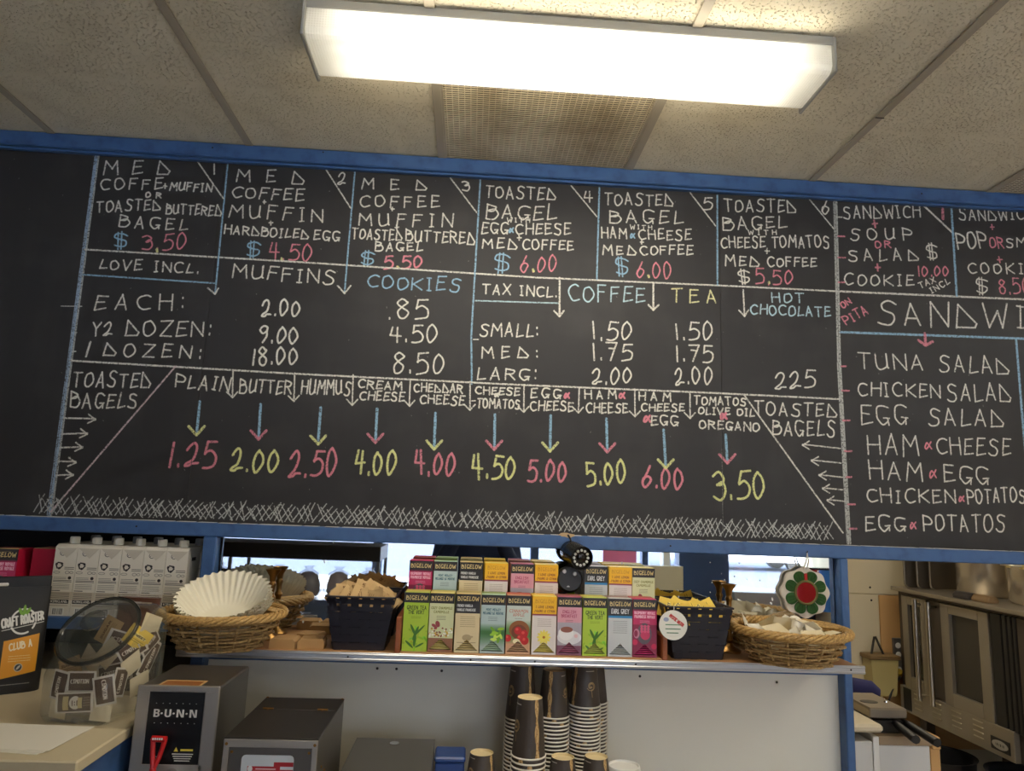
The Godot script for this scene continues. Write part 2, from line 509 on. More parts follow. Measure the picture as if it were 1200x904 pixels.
	word("6.00", 0.524, 1.671, 0.654, 1.673, 0.0680, 1, 0.0081)
	word("3.50", 0.745, 1.646, 0.910, 1.652, 0.0860, 3, 0.0081)
	word("SANDWICH", 1.197, 2.585, 1.462, 2.607, 0.0450, 0, 0.0056)
	word("+", 1.294, 2.553, 1.344, 2.556, 0.0360, 1, 0.0073)
	word("SOUP", 1.217, 2.513, 1.429, 2.525, 0.0420, 0, 0.0056)
	word("OR", 1.301, 2.488, 1.353, 2.493, 0.0260, 1, 0.0056)
	word("SALAD", 1.208, 2.438, 1.447, 2.455, 0.0410, 0, 0.0056)
	word("+", 1.296, 2.402, 1.333, 2.404, 0.0330, 1, 0.0073)
	word("COOKIE", 1.190, 2.355, 1.425, 2.366, 0.0390, 0, 0.0056)
	word("$", 1.473, 2.455, 1.513, 2.457, 0.0660, 0, 0.0056)
	word("10.00", 1.442, 2.400, 1.548, 2.406, 0.0360, 1, 0.0056)
	word("TAX", 1.447, 2.358, 1.501, 2.382, 0.0200, 0, 0.0045)
	word("INCL", 1.484, 2.343, 1.550, 2.381, 0.0200, 0, 0.0045)
	word("SANDWICH", 1.598, 2.605, 1.860, 2.621, 0.0430, 0, 0.0056)
	word("+", 1.703, 2.572, 1.730, 2.574, 0.0270, 1, 0.0056)
	word("POP", 1.585, 2.503, 1.689, 2.513, 0.0570, 0, 0.0067)
	word("OR", 1.698, 2.512, 1.746, 2.514, 0.0390, 1, 0.0056)
	word("SM", 1.755, 2.519, 1.824, 2.524, 0.0340, 0, 0.0056)
	word("+", 1.718, 2.456, 1.753, 2.458, 0.0360, 1, 0.0056)
	word("COOKIE", 1.617, 2.418, 1.846, 2.431, 0.0360, 0, 0.0056)
	word("$", 1.635, 2.347, 1.678, 2.349, 0.0590, 0, 0.0056)
	word("8.50", 1.717, 2.354, 1.825, 2.360, 0.0530, 1, 0.0056)
	word("ON", 1.182, 2.275, 1.210, 2.296, 0.0210, 1, 0.0056)
	word("PITA", 1.190, 2.220, 1.266, 2.264, 0.0320, 1, 0.0056)
	word("SANDWI", 1.298, 2.226, 1.799, 2.238, 0.0810, 0, 0.0067)
	word("TUNA", 1.226, 2.077, 1.441, 2.083, 0.0530, 0, 0.0056)
	word("SALAD", 1.494, 2.078, 1.727, 2.087, 0.0560, 0, 0.0056)
	word("CHICKEN", 1.219, 1.992, 1.490, 1.993, 0.0450, 0, 0.0056)
	word("SALAD", 1.515, 1.986, 1.726, 1.994, 0.0560, 0, 0.0056)
	word("EGG", 1.226, 1.900, 1.377, 1.903, 0.0630, 0, 0.0056)
	word("SALAD", 1.447, 1.905, 1.696, 1.910, 0.0560, 0, 0.0056)
	word("HAM", 1.243, 1.801, 1.407, 1.807, 0.0650, 0, 0.0056)
	word("@", 1.430, 1.826, 1.462, 1.828, 0.0270, 1, 0.0056)
	word("CHEESE", 1.469, 1.815, 1.711, 1.819, 0.0540, 0, 0.0056)
	word("HAM", 1.245, 1.725, 1.414, 1.727, 0.0590, 0, 0.0056)
	word("@", 1.439, 1.736, 1.470, 1.737, 0.0270, 1, 0.0056)
	word("EGG", 1.487, 1.725, 1.632, 1.724, 0.0590, 0, 0.0056)
	word("CHICKEN", 1.234, 1.654, 1.517, 1.663, 0.0430, 0, 0.0056)
	word("@", 1.530, 1.665, 1.554, 1.666, 0.0210, 1, 0.0056)
	word("POTATOS", 1.558, 1.663, 1.747, 1.673, 0.0450, 0, 0.0056)
	word("EGG", 1.224, 1.565, 1.352, 1.572, 0.0470, 0, 0.0056)
	word("@", 1.367, 1.575, 1.402, 1.576, 0.0230, 1, 0.0056)
	word("POTATOS", 1.410, 1.575, 1.672, 1.579, 0.0530, 0, 0.0056)
	chalk(-1.010, 2.348, -1.007, 2.340, 0.0081, 3)
	chalk(-1.170, 2.043, -1.177, 1.998, 0.0065, 0)
	chalk(-1.221, 2.011, -1.209, 2.012, 0.0043, 0)
	chalk(-1.271, 2.150, -1.210, 2.153, 0.0032, 0)
	chalk(-1.229, 2.069, -1.214, 2.070, 0.0043, 0)
	chalk(-0.627, 2.340, -0.625, 2.334, 0.0081, 3)
	chalk(-0.264, 2.333, -0.261, 2.331, 0.0081, 3)
	chalk(0.166, 2.349, 0.168, 2.343, 0.0081, 3)
	chalk(0.539, 2.350, 0.541, 2.345, 0.0081, 3)
	chalk(0.936, 2.350, 0.937, 2.347, 0.0081, 3)
	chalk(-1.218, 1.809, -1.125, 1.811, 0.0049, 0)
	chalk(-1.146, 1.823, -1.124, 1.808, 0.0049, 0)
	chalk(-1.145, 1.797, -1.124, 1.808, 0.0049, 0)
	chalk(-1.219, 1.761, -1.142, 1.767, 0.0049, 0)
	chalk(-1.163, 1.779, -1.142, 1.764, 0.0049, 0)
	chalk(-1.162, 1.753, -1.142, 1.764, 0.0049, 0)
	chalk(-1.217, 1.721, -1.150, 1.726, 0.0049, 0)
	chalk(-1.171, 1.738, -1.150, 1.724, 0.0049, 0)
	chalk(-1.170, 1.713, -1.150, 1.724, 0.0049, 0)
	chalk(-1.217, 1.681, -1.164, 1.682, 0.0049, 0)
	chalk(-1.185, 1.693, -1.163, 1.679, 0.0049, 0)
	chalk(-1.184, 1.668, -1.163, 1.679, 0.0049, 0)
	chalk(-1.214, 1.640, -1.166, 1.644, 0.0049, 0)
	chalk(-1.187, 1.656, -1.166, 1.642, 0.0049, 0)
	chalk(-1.186, 1.631, -1.166, 1.642, 0.0049, 0)
	chalk(1.153, 1.818, 1.031, 1.826, 0.0046, 0)
	chalk(1.053, 1.837, 1.031, 1.823, 0.0046, 0)
	chalk(1.053, 1.811, 1.031, 1.823, 0.0046, 0)
	chalk(1.154, 1.772, 1.058, 1.778, 0.0046, 0)
	chalk(1.081, 1.789, 1.058, 1.775, 0.0046, 0)
	chalk(1.080, 1.762, 1.058, 1.775, 0.0046, 0)
	chalk(1.156, 1.728, 1.081, 1.733, 0.0046, 0)
	chalk(1.104, 1.745, 1.081, 1.731, 0.0046, 0)
	chalk(1.103, 1.718, 1.081, 1.731, 0.0046, 0)
	chalk(1.155, 1.689, 1.091, 1.693, 0.0046, 0)
	chalk(1.113, 1.704, 1.091, 1.690, 0.0046, 0)
	chalk(1.112, 1.678, 1.091, 1.690, 0.0046, 0)
	chalk(1.167, 1.654, 1.104, 1.657, 0.0046, 0)
	chalk(1.126, 1.668, 1.104, 1.654, 0.0046, 0)
	chalk(1.125, 1.642, 1.104, 1.654, 0.0046, 0)
	chalk(-0.739, 1.974, -0.733, 1.896, 0.0049, 0)
	chalk(-0.751, 1.909, -0.732, 1.893, 0.0049, 0)
	chalk(-0.719, 1.911, -0.732, 1.893, 0.0049, 0)
	chalk(-0.554, 1.977, -0.549, 1.893, 0.0049, 0)
	chalk(-0.567, 1.906, -0.549, 1.890, 0.0049, 0)
	chalk(-0.535, 1.908, -0.549, 1.890, 0.0049, 0)
	chalk(-0.377, 1.980, -0.373, 1.889, 0.0049, 0)
	chalk(-0.391, 1.903, -0.373, 1.886, 0.0049, 0)
	chalk(-0.358, 1.904, -0.373, 1.886, 0.0049, 0)
	chalk(-0.202, 1.974, -0.200, 1.894, 0.0049, 0)
	chalk(-0.217, 1.908, -0.199, 1.891, 0.0049, 0)
	chalk(-0.185, 1.909, -0.199, 1.891, 0.0049, 0)
	chalk(-0.018, 1.976, -0.014, 1.889, 0.0049, 0)
	chalk(-0.032, 1.903, -0.014, 1.887, 0.0049, 0)
	chalk(0.001, 1.905, -0.014, 1.887, 0.0049, 0)
	chalk(0.150, 1.974, 0.152, 1.890, 0.0049, 0)
	chalk(0.134, 1.904, 0.152, 1.888, 0.0049, 0)
	chalk(0.167, 1.906, 0.152, 1.888, 0.0049, 0)
	chalk(0.323, 1.974, 0.322, 1.896, 0.0049, 0)
	chalk(0.304, 1.910, 0.322, 1.894, 0.0049, 0)
	chalk(0.337, 1.912, 0.322, 1.894, 0.0049, 0)
	chalk(0.498, 1.977, 0.500, 1.892, 0.0049, 0)
	chalk(0.482, 1.906, 0.500, 1.890, 0.0049, 0)
	chalk(0.516, 1.908, 0.500, 1.890, 0.0049, 0)
	chalk(0.674, 1.977, 0.674, 1.895, 0.0049, 0)
	chalk(0.656, 1.909, 0.674, 1.892, 0.0049, 0)
	chalk(0.690, 1.910, 0.674, 1.892, 0.0049, 0)
	chalk(-0.828, 1.876, -0.826, 1.778, 0.0086, 2)
	chalk(-0.851, 1.800, -0.826, 1.775, 0.0086, 3)
	chalk(-0.806, 1.802, -0.826, 1.775, 0.0086, 3)
	chalk(-0.647, 1.876, -0.643, 1.773, 0.0086, 2)
	chalk(-0.668, 1.795, -0.643, 1.770, 0.0086, 1)
	chalk(-0.623, 1.797, -0.643, 1.770, 0.0086, 1)
	chalk(-0.467, 1.874, -0.466, 1.765, 0.0086, 2)
	chalk(-0.490, 1.787, -0.465, 1.763, 0.0086, 3)
	chalk(-0.445, 1.789, -0.465, 1.763, 0.0086, 3)
	chalk(-0.297, 1.878, -0.295, 1.777, 0.0086, 2)
	chalk(-0.320, 1.800, -0.295, 1.775, 0.0086, 1)
	chalk(-0.274, 1.802, -0.295, 1.775, 0.0086, 1)
	chalk(-0.119, 1.873, -0.117, 1.764, 0.0086, 2)
	chalk(-0.141, 1.787, -0.117, 1.762, 0.0086, 3)
	chalk(-0.095, 1.789, -0.117, 1.762, 0.0086, 3)
	chalk(0.063, 1.877, 0.066, 1.772, 0.0086, 2)
	chalk(0.041, 1.794, 0.066, 1.769, 0.0086, 1)
	chalk(0.088, 1.796, 0.066, 1.769, 0.0086, 1)
	chalk(0.236, 1.881, 0.237, 1.774, 0.0086, 2)
	chalk(0.213, 1.796, 0.237, 1.771, 0.0086, 3)
	chalk(0.260, 1.798, 0.237, 1.771, 0.0086, 3)
	chalk(0.410, 1.879, 0.414, 1.779, 0.0086, 2)
	chalk(0.390, 1.801, 0.414, 1.776, 0.0086, 1)
	chalk(0.438, 1.803, 0.414, 1.776, 0.0086, 1)
	chalk(0.590, 1.852, 0.597, 1.736, 0.0086, 2)
	chalk(0.573, 1.759, 0.597, 1.734, 0.0086, 3)
	chalk(0.621, 1.761, 0.597, 1.734, 0.0086, 3)
	chalk(0.786, 1.845, 0.790, 1.760, 0.0086, 2)
	chalk(0.766, 1.783, 0.790, 1.757, 0.0086, 1)
	chalk(0.815, 1.785, 0.790, 1.757, 0.0086, 1)
	chalk(-1.230, 2.650, -1.216, 1.520, 0.0149, 6)
	chalk(-1.227, 2.334, -0.546, 2.331, 0.0059, 0)
	chalk(-0.546, 2.331, 0.181, 2.323, 0.0059, 0)
	chalk(0.181, 2.323, 0.791, 2.330, 0.0059, 0)
	chalk(0.791, 2.330, 1.160, 2.332, 0.0059, 0)
	chalk(1.160, 2.332, 1.799, 2.339, 0.0070, 0)
	chalk(1.799, 2.339, 1.917, 2.340, 0.0070, 0)
	chalk(-1.220, 2.253, -0.824, 2.248, 0.0054, 2)
	chalk(-0.824, 2.651, -0.818, 2.215, 0.0054, 2)
	chalk(-0.841, 2.231, -0.818, 2.213, 0.0054, 0)
	chalk(-0.810, 2.232, -0.818, 2.213, 0.0054, 0)
	chalk(-0.923, 2.653, -0.825, 2.527, 0.0049, 0)
	chalk(-0.421, 2.643, -0.423, 2.240, 0.0054, 2)
	chalk(-0.446, 2.261, -0.423, 2.237, 0.0054, 0)
	chalk(-0.406, 2.263, -0.423, 2.237, 0.0054, 0)
	chalk(-0.513, 2.646, -0.425, 2.520, 0.0049, 0)
	chalk(-0.016, 2.643, -0.021, 2.118, 0.0059, 2)
	chalk(-0.021, 2.118, -0.012, 1.969, 0.0059, 2)
	chalk(-0.113, 2.643, -0.022, 2.529, 0.0049, 0)
	chalk(0.375, 2.642, 0.372, 2.329, 0.0059, 2)
	chalk(0.282, 2.642, 0.368, 2.541, 0.0049, 0)
	chalk(0.769, 2.640, 0.766, 2.332, 0.0059, 2)
	chalk(0.678, 2.643, 0.762, 2.533, 0.0049, 0)
	chalk(1.170, 2.648, 1.160, 2.094, 0.0135, 7)
	chalk(1.160, 2.094, 1.168, 1.524, 0.0135, 7)
	chalk(1.082, 2.645, 1.160, 2.548, 0.0049, 0)
	chalk(-0.013, 2.236, 0.251, 2.242, 0.0049, 5)
	chalk(0.252, 2.326, 0.255, 2.202, 0.0065, 0)
	chalk(0.237, 2.216, 0.255, 2.199, 0.0065, 0)
	chalk(0.268, 2.218, 0.255, 2.199, 0.0065, 0)
	chalk(0.556, 2.326, 0.556, 2.239, 0.0065, 0)
	chalk(0.540, 2.252, 0.556, 2.236, 0.0065, 0)
	chalk(0.573, 2.254, 0.556, 2.236, 0.0065, 0)
	chalk(0.850, 2.319, 0.853, 2.234, 0.0054, 0)
	chalk(0.835, 2.250, 0.853, 2.231, 0.0054, 0)
	chalk(0.866, 2.253, 0.853, 2.231, 0.0054, 0)
	chalk(-1.221, 1.983, -0.568, 1.975, 0.0059, 0)
	chalk(-0.568, 1.975, 0.112, 1.973, 0.0059, 0)
	chalk(0.112, 1.973, 0.759, 1.976, 0.0059, 0)
	chalk(0.759, 1.976, 1.153, 1.975, 0.0059, 0)
	chalk(-0.910, 1.981, -1.214, 1.535, 0.0054, 8)
	chalk(0.847, 1.974, 1.150, 1.558, 0.0054, 0)
	chalk(-0.014, 2.110, 0.002, 2.111, 0.0041, 0)
	chalk(-0.010, 1.916, 0.001, 1.917, 0.0041, 0)
	chalk(1.175, 2.589, 1.191, 2.590, 0.0054, 0)
	chalk(1.175, 2.522, 1.197, 2.523, 0.0062, 1)
	chalk(1.172, 2.448, 1.195, 2.449, 0.0062, 1)
	chalk(1.170, 2.363, 1.189, 2.364, 0.0062, 1)
	chalk(1.167, 2.082, 1.182, 2.083, 0.0062, 1)
	chalk(1.166, 2.003, 1.189, 2.004, 0.0062, 1)
	chalk(1.165, 1.907, 1.187, 1.908, 0.0062, 1)
	chalk(1.167, 1.810, 1.189, 1.811, 0.0062, 1)
	chalk(1.169, 1.729, 1.185, 1.730, 0.0062, 1)
	chalk(1.170, 1.645, 1.192, 1.646, 0.0062, 1)
	chalk(1.173, 1.571, 1.194, 1.572, 0.0062, 1)
	chalk(1.472, 2.652, 1.570, 2.558, 0.0070, 0)
	chalk(1.541, 2.653, 1.540, 2.606, 0.0097, 1)
	chalk(1.572, 2.655, 1.569, 2.339, 0.0081, 2)
	chalk(1.169, 2.195, 1.788, 2.205, 0.0081, 2)
	chalk(1.788, 2.205, 1.905, 2.207, 0.0081, 2)
	chalk(1.761, 2.204, 1.760, 1.892, 0.0081, 2)
	chalk(1.760, 1.892, 1.764, 1.550, 0.0081, 2)
	chalk(1.452, 2.205, 1.452, 2.168, 0.0097, 1)
	chalk(1.429, 2.181, 1.452, 2.165, 0.0097, 1)
	chalk(1.476, 2.179, 1.452, 2.165, 0.0097, 1)

func hatch():
	# the cross-hatched border along the foot of the board
	var x := -1.262
	while x < 1.105:
		var t := (x + 1.30) / 2.415
		var y0 := lerpf(1.527, 1.532, t)
		var h := rng.randf_range(.042, .060)
		var dx := rng.randf_range(.022, .040)
		chalk_px(Vector2(x, y0 + rng.randf_range(0, .008)), Vector2(x + dx, y0 + h), .0036, 7, .5)
		chalk_px(Vector2(x + dx, y0 + rng.randf_range(0, .008)), Vector2(x + dx * rng.randf_range(.0, .4), y0 + h * rng.randf_range(.75, 1.0)), .0036, 7, .5)
		x += rng.randf_range(.012, .022)

func build_board():
	var gimg := FastNoiseLite.new()
	gimg.noise_type = FastNoiseLite.TYPE_VALUE
	gimg.frequency = .33
	gimg.fractal_octaves = 2
	gimg.seed = 5
	var gi := gimg.get_seamless_image(512, 512)
	gi.convert(Image.FORMAT_L8)
	grain = gi.get_data()
	var xs := [-1.95, -.831, .775, 2.06]
	for k in 3:
		var img := canvas(int((xs[k + 1] - xs[k]) * PPM), int(1.16 * PPM), Color8(42, 41, 42))
		# wiped chalk dust: broad faint smears of dust left by the cloth
		var n := FastNoiseLite.new()
		n.frequency = .02; n.seed = 11 + k; n.fractal_octaves = 4
		var sm := Image.create(200, 180, false, Image.FORMAT_RGBA8)
		for y in 180:
			for x in 200:
				var v := n.get_noise_2d(x * 2.2, y * .7) * .5 + n.get_noise_2d(x * .6 + 300, y * 1.6) * .5
				sm.set_pixel(x, y, Color(.62, .61, .58, clampf(v * .16 + .015, 0, .09)))
		sm.resize(img.get_width(), img.get_height(), Image.INTERPOLATE_CUBIC)
		img.convert(Image.FORMAT_RGBA8)
		img.blend_rect(sm, Rect2i(0, 0, sm.get_width(), sm.get_height()), Vector2i.ZERO)
		img.convert(Image.FORMAT_RGB8)
		for q in 70:
			var c := Vector2(rng.randf() * img.get_width(), rng.randf() * img.get_height())
			dab(img, c, c + Vector2(rng.randf_range(-3, 3), rng.randf_range(-3, 5)), rng.randf_range(1, 2.6), Color8(140, 138, 132), .6)
		panels.append({"x0": xs[k], "x1": xs[k + 1], "img": img})
	menu_text()
	hatch()
	chalk_px(Vector2(.7745, 1.80), Vector2(.7745, 1.535), .0016, 0, .9)
	var t := thing("chalkboard", "long black chalkboard menu in a blue frame with hand-lettered prices", "chalkboard", Vector3(0, 1.5, 0))
	for p in panels:
		var s := new_st()
		var w: float = p.x1 - p.x0 - .0012
		box(s, Vector3(p.x0 + w * .5, .58, -.008), Vector3(w, 1.16, .0159))
		face(s, [Vector3(p.x0, 0, 0), Vector3(p.x0 + w, 0, 0), Vector3(p.x0 + w, 1.16, 0), Vector3(p.x0, 1.16, 0)], Vector3.BACK, [Vector2(0, 1), Vector2(1, 1), Vector2(1, 0), Vector2(0, 0)])
		var m := tex_mat("board_slate", p.img, .62)
		put(s, "panel", m, t)
	var top := new_st()
	box(top, Vector3(.05, 1.1765, .012), Vector3(4.0, .047, .036), .004)
	put(top, "top_rail", M.blue, t)
	var lip := new_st()
	box(lip, Vector3(.05, 1.149, .008), Vector3(4.0, .008, .018), .002)
	put(lip, "lip", M.blue, t)
	var bot := new_st()
	box(bot, Vector3(.05, .0015, .003), Vector3(4.0, .039, .074), .003)
	put(bot, "bottom_rail", M.blue, t)
	var du := new_st()
	rng.seed = 3
	for i in 60:
		var x := -1.6 + i * .06
		box(du, Vector3(x, .0216, .022 + rng.randf_range(-.004, .004)), Vector3(rng.randf_range(.03, .062), rng.randf_range(.0006, .0016), .030))
	put(du, "chalk_dust", M.dust, t).set_meta("kind", "stuff")
	for q in [[-.865, 1.182, .0315], [-.52, 1.19, .0315], [.60, .002, .0415], [-.95, .004, .0415], [1.45, 1.176, .0315]]:
		var nail := new_st()
		lathe(nail, [Vector2(.0028, 0), Vector2(.0022, .0012), Vector2(0, .0016)], 8, xf(Vector3(q[0], q[1], q[2] - .0015), 90))
		put(nail, "nail_head", M.dark_steel, t)

func ceiling_parts():
	var c := Node3D.new()
	c.name = "ceiling"
	add_child(c)
	c.position = Vector3(0, CEIL, 0)
	c.set_meta("kind", "structure")
	var tm := new_st()
	box(tm, Vector3(0, .012, 0), Vector3(.604, .024, 1.214), .003)
	var tmesh := mesh_of(tm)
	var th := new_st()
	box(th, Vector3(0, .012, 0), Vector3(.604, .024, .604), .003)
	var hmesh := mesh_of(th)
	for k in range(-2, 7):
		var x := -1.363 + .61 * k + .305
		if k == 2 or k == 5:
			put(hmesh, "ceiling_tile", M.tile, c, Vector3(x, .003, .917))
			for zz in [1.83, -.61, -1.83]: put(tmesh, "ceiling_tile", M.tile, c, Vector3(x, .003, zz))
			continue
		for zz in [.61, 1.83, -.61, -1.83]:
			put(tmesh, "ceiling_tile", M.tile, c, Vector3(x, -.001 + .004, zz))
	var bar := new_st()
	box(bar, Vector3(0, 0, 1.3), Vector3(.024, .005, 7.6), .001)
	box(bar, Vector3(0, .018, 1.3), Vector3(.003, .034, 7.6))
	var bmesh := mesh_of(bar)
	for k in range(-2, 8): put(bmesh, "grid_bar", M.tbar, c, Vector3(-1.363 + .61 * k, -.002, 0))
	for x in [-1.363 + 1.22, -1.363 + 3.05]:
		var cs := new_st()
		box(cs, Vector3(x + .305, 0, .61), Vector3(.586, .004, .024), .001)
		put(cs, "cross_bar", M.tbar, c, Vector3(0, -.0015, 0))
	for zz in [-2.44, -1.22, 0., 1.22, 2.44]:
		var cb := new_st()
		box(cb, Vector3(.6, 0, zz), Vector3(6.0, .004, .024), .001)
		put(cb, "cross_bar", M.tbar, c, Vector3(0, -.0015, 0))
	var clip := new_st()
	box(clip, Vector3.ZERO, Vector3(.0245, .0015, .003))
	var clip_mesh := mesh_of(clip)
	for q in [[-.753, .72], [1.077, .42], [1.077, .93]]: put(clip_mesh, "bar_joint", M.dark_steel, c, Vector3(q[0], -.0052, q[1]))
	var slab := new_st()
	box(slab, Vector3(.1, .42, 1.4), Vector3(7.2, .04, 8.2))
	put(slab, "roof_deck", M.dark_wall, c)
	var rest := new_st()
	box(rest, Vector3(.1, .015, 3.85), Vector3(7.2, .024, 2.8))
	box(rest, Vector3(-2.99, .015, .0), Vector3(1.0, .024, 4.9))
	box(rest, Vector3(3.35, .015, .0), Vector3(.55, .024, 4.9))
	put(rest, "far_tiles", M.tile, c)
	# egg-crate return grilles in two of the bays
	for k in [2, 5]:
		var g := thing("ceiling_grille", ["wide grey egg-crate vent grille behind the fluorescent light", "grey egg-crate vent grille at the edge of the ceiling, beyond the last tile"][0 if k == 2 else 1], "vent", Vector3(-1.363 + .61 * k + .305, CEIL, .305), 0, "ceiling vent grilles")
		var fr := new_st()
		for sx in [-1., 1.]: box(fr, Vector3(sx * .296, .002, 0), Vector3(.016, .010, .592))
		for sz in [-1., 1.]: box(fr, Vector3(0, .002, sz * .290), Vector3(.60, .010, .016))
		put(fr, "frame", M.tbar, g)
		var sl := new_st()
		for i in 57: box(sl, Vector3(0, .0005, -.281 + i * .0100), Vector3(.58, .0020, .0037))
		for i in 34: box(sl, Vector3(-.28 + i * .017, .002, 0), Vector3(.0024, .0018, .572))
		var so := put(sl, "slats", M.grille, g)
		so.set_meta("kind", "stuff")
		var pl := new_st()
		box(pl, Vector3(0, .16, 0), Vector3(.604, .004, .604))
		for sx in [-1., 1.]: box(pl, Vector3(sx * .304, .08, 0), Vector3(.004, .15, .604))
		for sz in [-1., 1.]: box(pl, Vector3(0, .08, sz * .304), Vector3(.604, .15, .004))
		put(pl, "plenum", M.dark_wall, g)

func light_fixture(at: Vector3, label: String, energy: float, turn := 0.0):
	# at: middle of the fixture on the ceiling; 1.205 m long, .175 m wide, .085 m deep wrap-round diffuser
	var t := thing("fluorescent_light", label, "light", at, turn, "ceiling lights")
	var pan := new_st()
	box(pan, Vector3(0, -.004, 0), Vector3(1.19, .008, .168))
	box(pan, Vector3(0, -.022, 0), Vector3(1.17, .03, .05), .004)
	put(pan, "pan", M.white_enamel, t)
	var fr := new_st()
	for sz in [-1., 1.]: box(fr, Vector3(0, -.0115, sz * .0865), Vector3(1.212, .021, .004), .001)
	put(fr, "side_rail", M.fixture_paint, t)
	for sx in [-1., 1.]:
		var cap := new_st()
		box(cap, Vector3(sx * .604, -.046, 0), Vector3(.008, .090, .181), .002)
		put(cap, "end_cap", M.fixture_paint, t)
	var prof := [Vector2(.083, -.02), Vector2(.083, -.072), Vector2(.078, -.082), Vector2(.068, -.086), Vector2(-.068, -.086), Vector2(-.078, -.082), Vector2(-.083, -.072), Vector2(-.083, -.02)]
	var ls := new_st()
	for i in prof.size() - 1:
		var a: Vector2 = prof[i]
		var b: Vector2 = prof[i + 1]
		var n := Vector3(0, a.y + b.y + .06, a.x + b.x)
		face(ls, [Vector3(-.599, a.y, a.x), Vector3(.599, a.y, a.x), Vector3(.599, b.y, b.x), Vector3(-.599, b.y, b.x)], n)
	put(ls, "lens", M.lens, t)
	for sz in [-1., 1.]:
		var tb := new_st()
		lathe(tb, [Vector2(0, -.545), Vector2(.0125, -.545), Vector2(.0125, .545), Vector2(0, .545)], 12, xf(Vector3(0, -.045, sz * .042), 0, 0, 90))
		put(tb, "tube", M.tube_glow, t)
	for q in [[Vector3(0, -.090, 0), Vector3(-90, 0, 0), .15, .68], [Vector3(0, -.050, .087), Vector3(0, 180, 0), .05, .08], [Vector3(0, -.050, -.087), Vector3(0, 0, 0), .05, .08]]:
		var a := AreaLight3D.new() # one in front of each glowing face of the lens
		a.name = "lamp"
		a.area_size = Vector2(1.16, q[2])
		a.light_energy = energy * q[3]
		a.light_color = Color(1.0, .955, .87)
		a.shadow_enabled = true
		a.area_range = 12.0
		t.add_child(a, true)
		a.position = q[0]
		a.rotation_degrees = q[1]

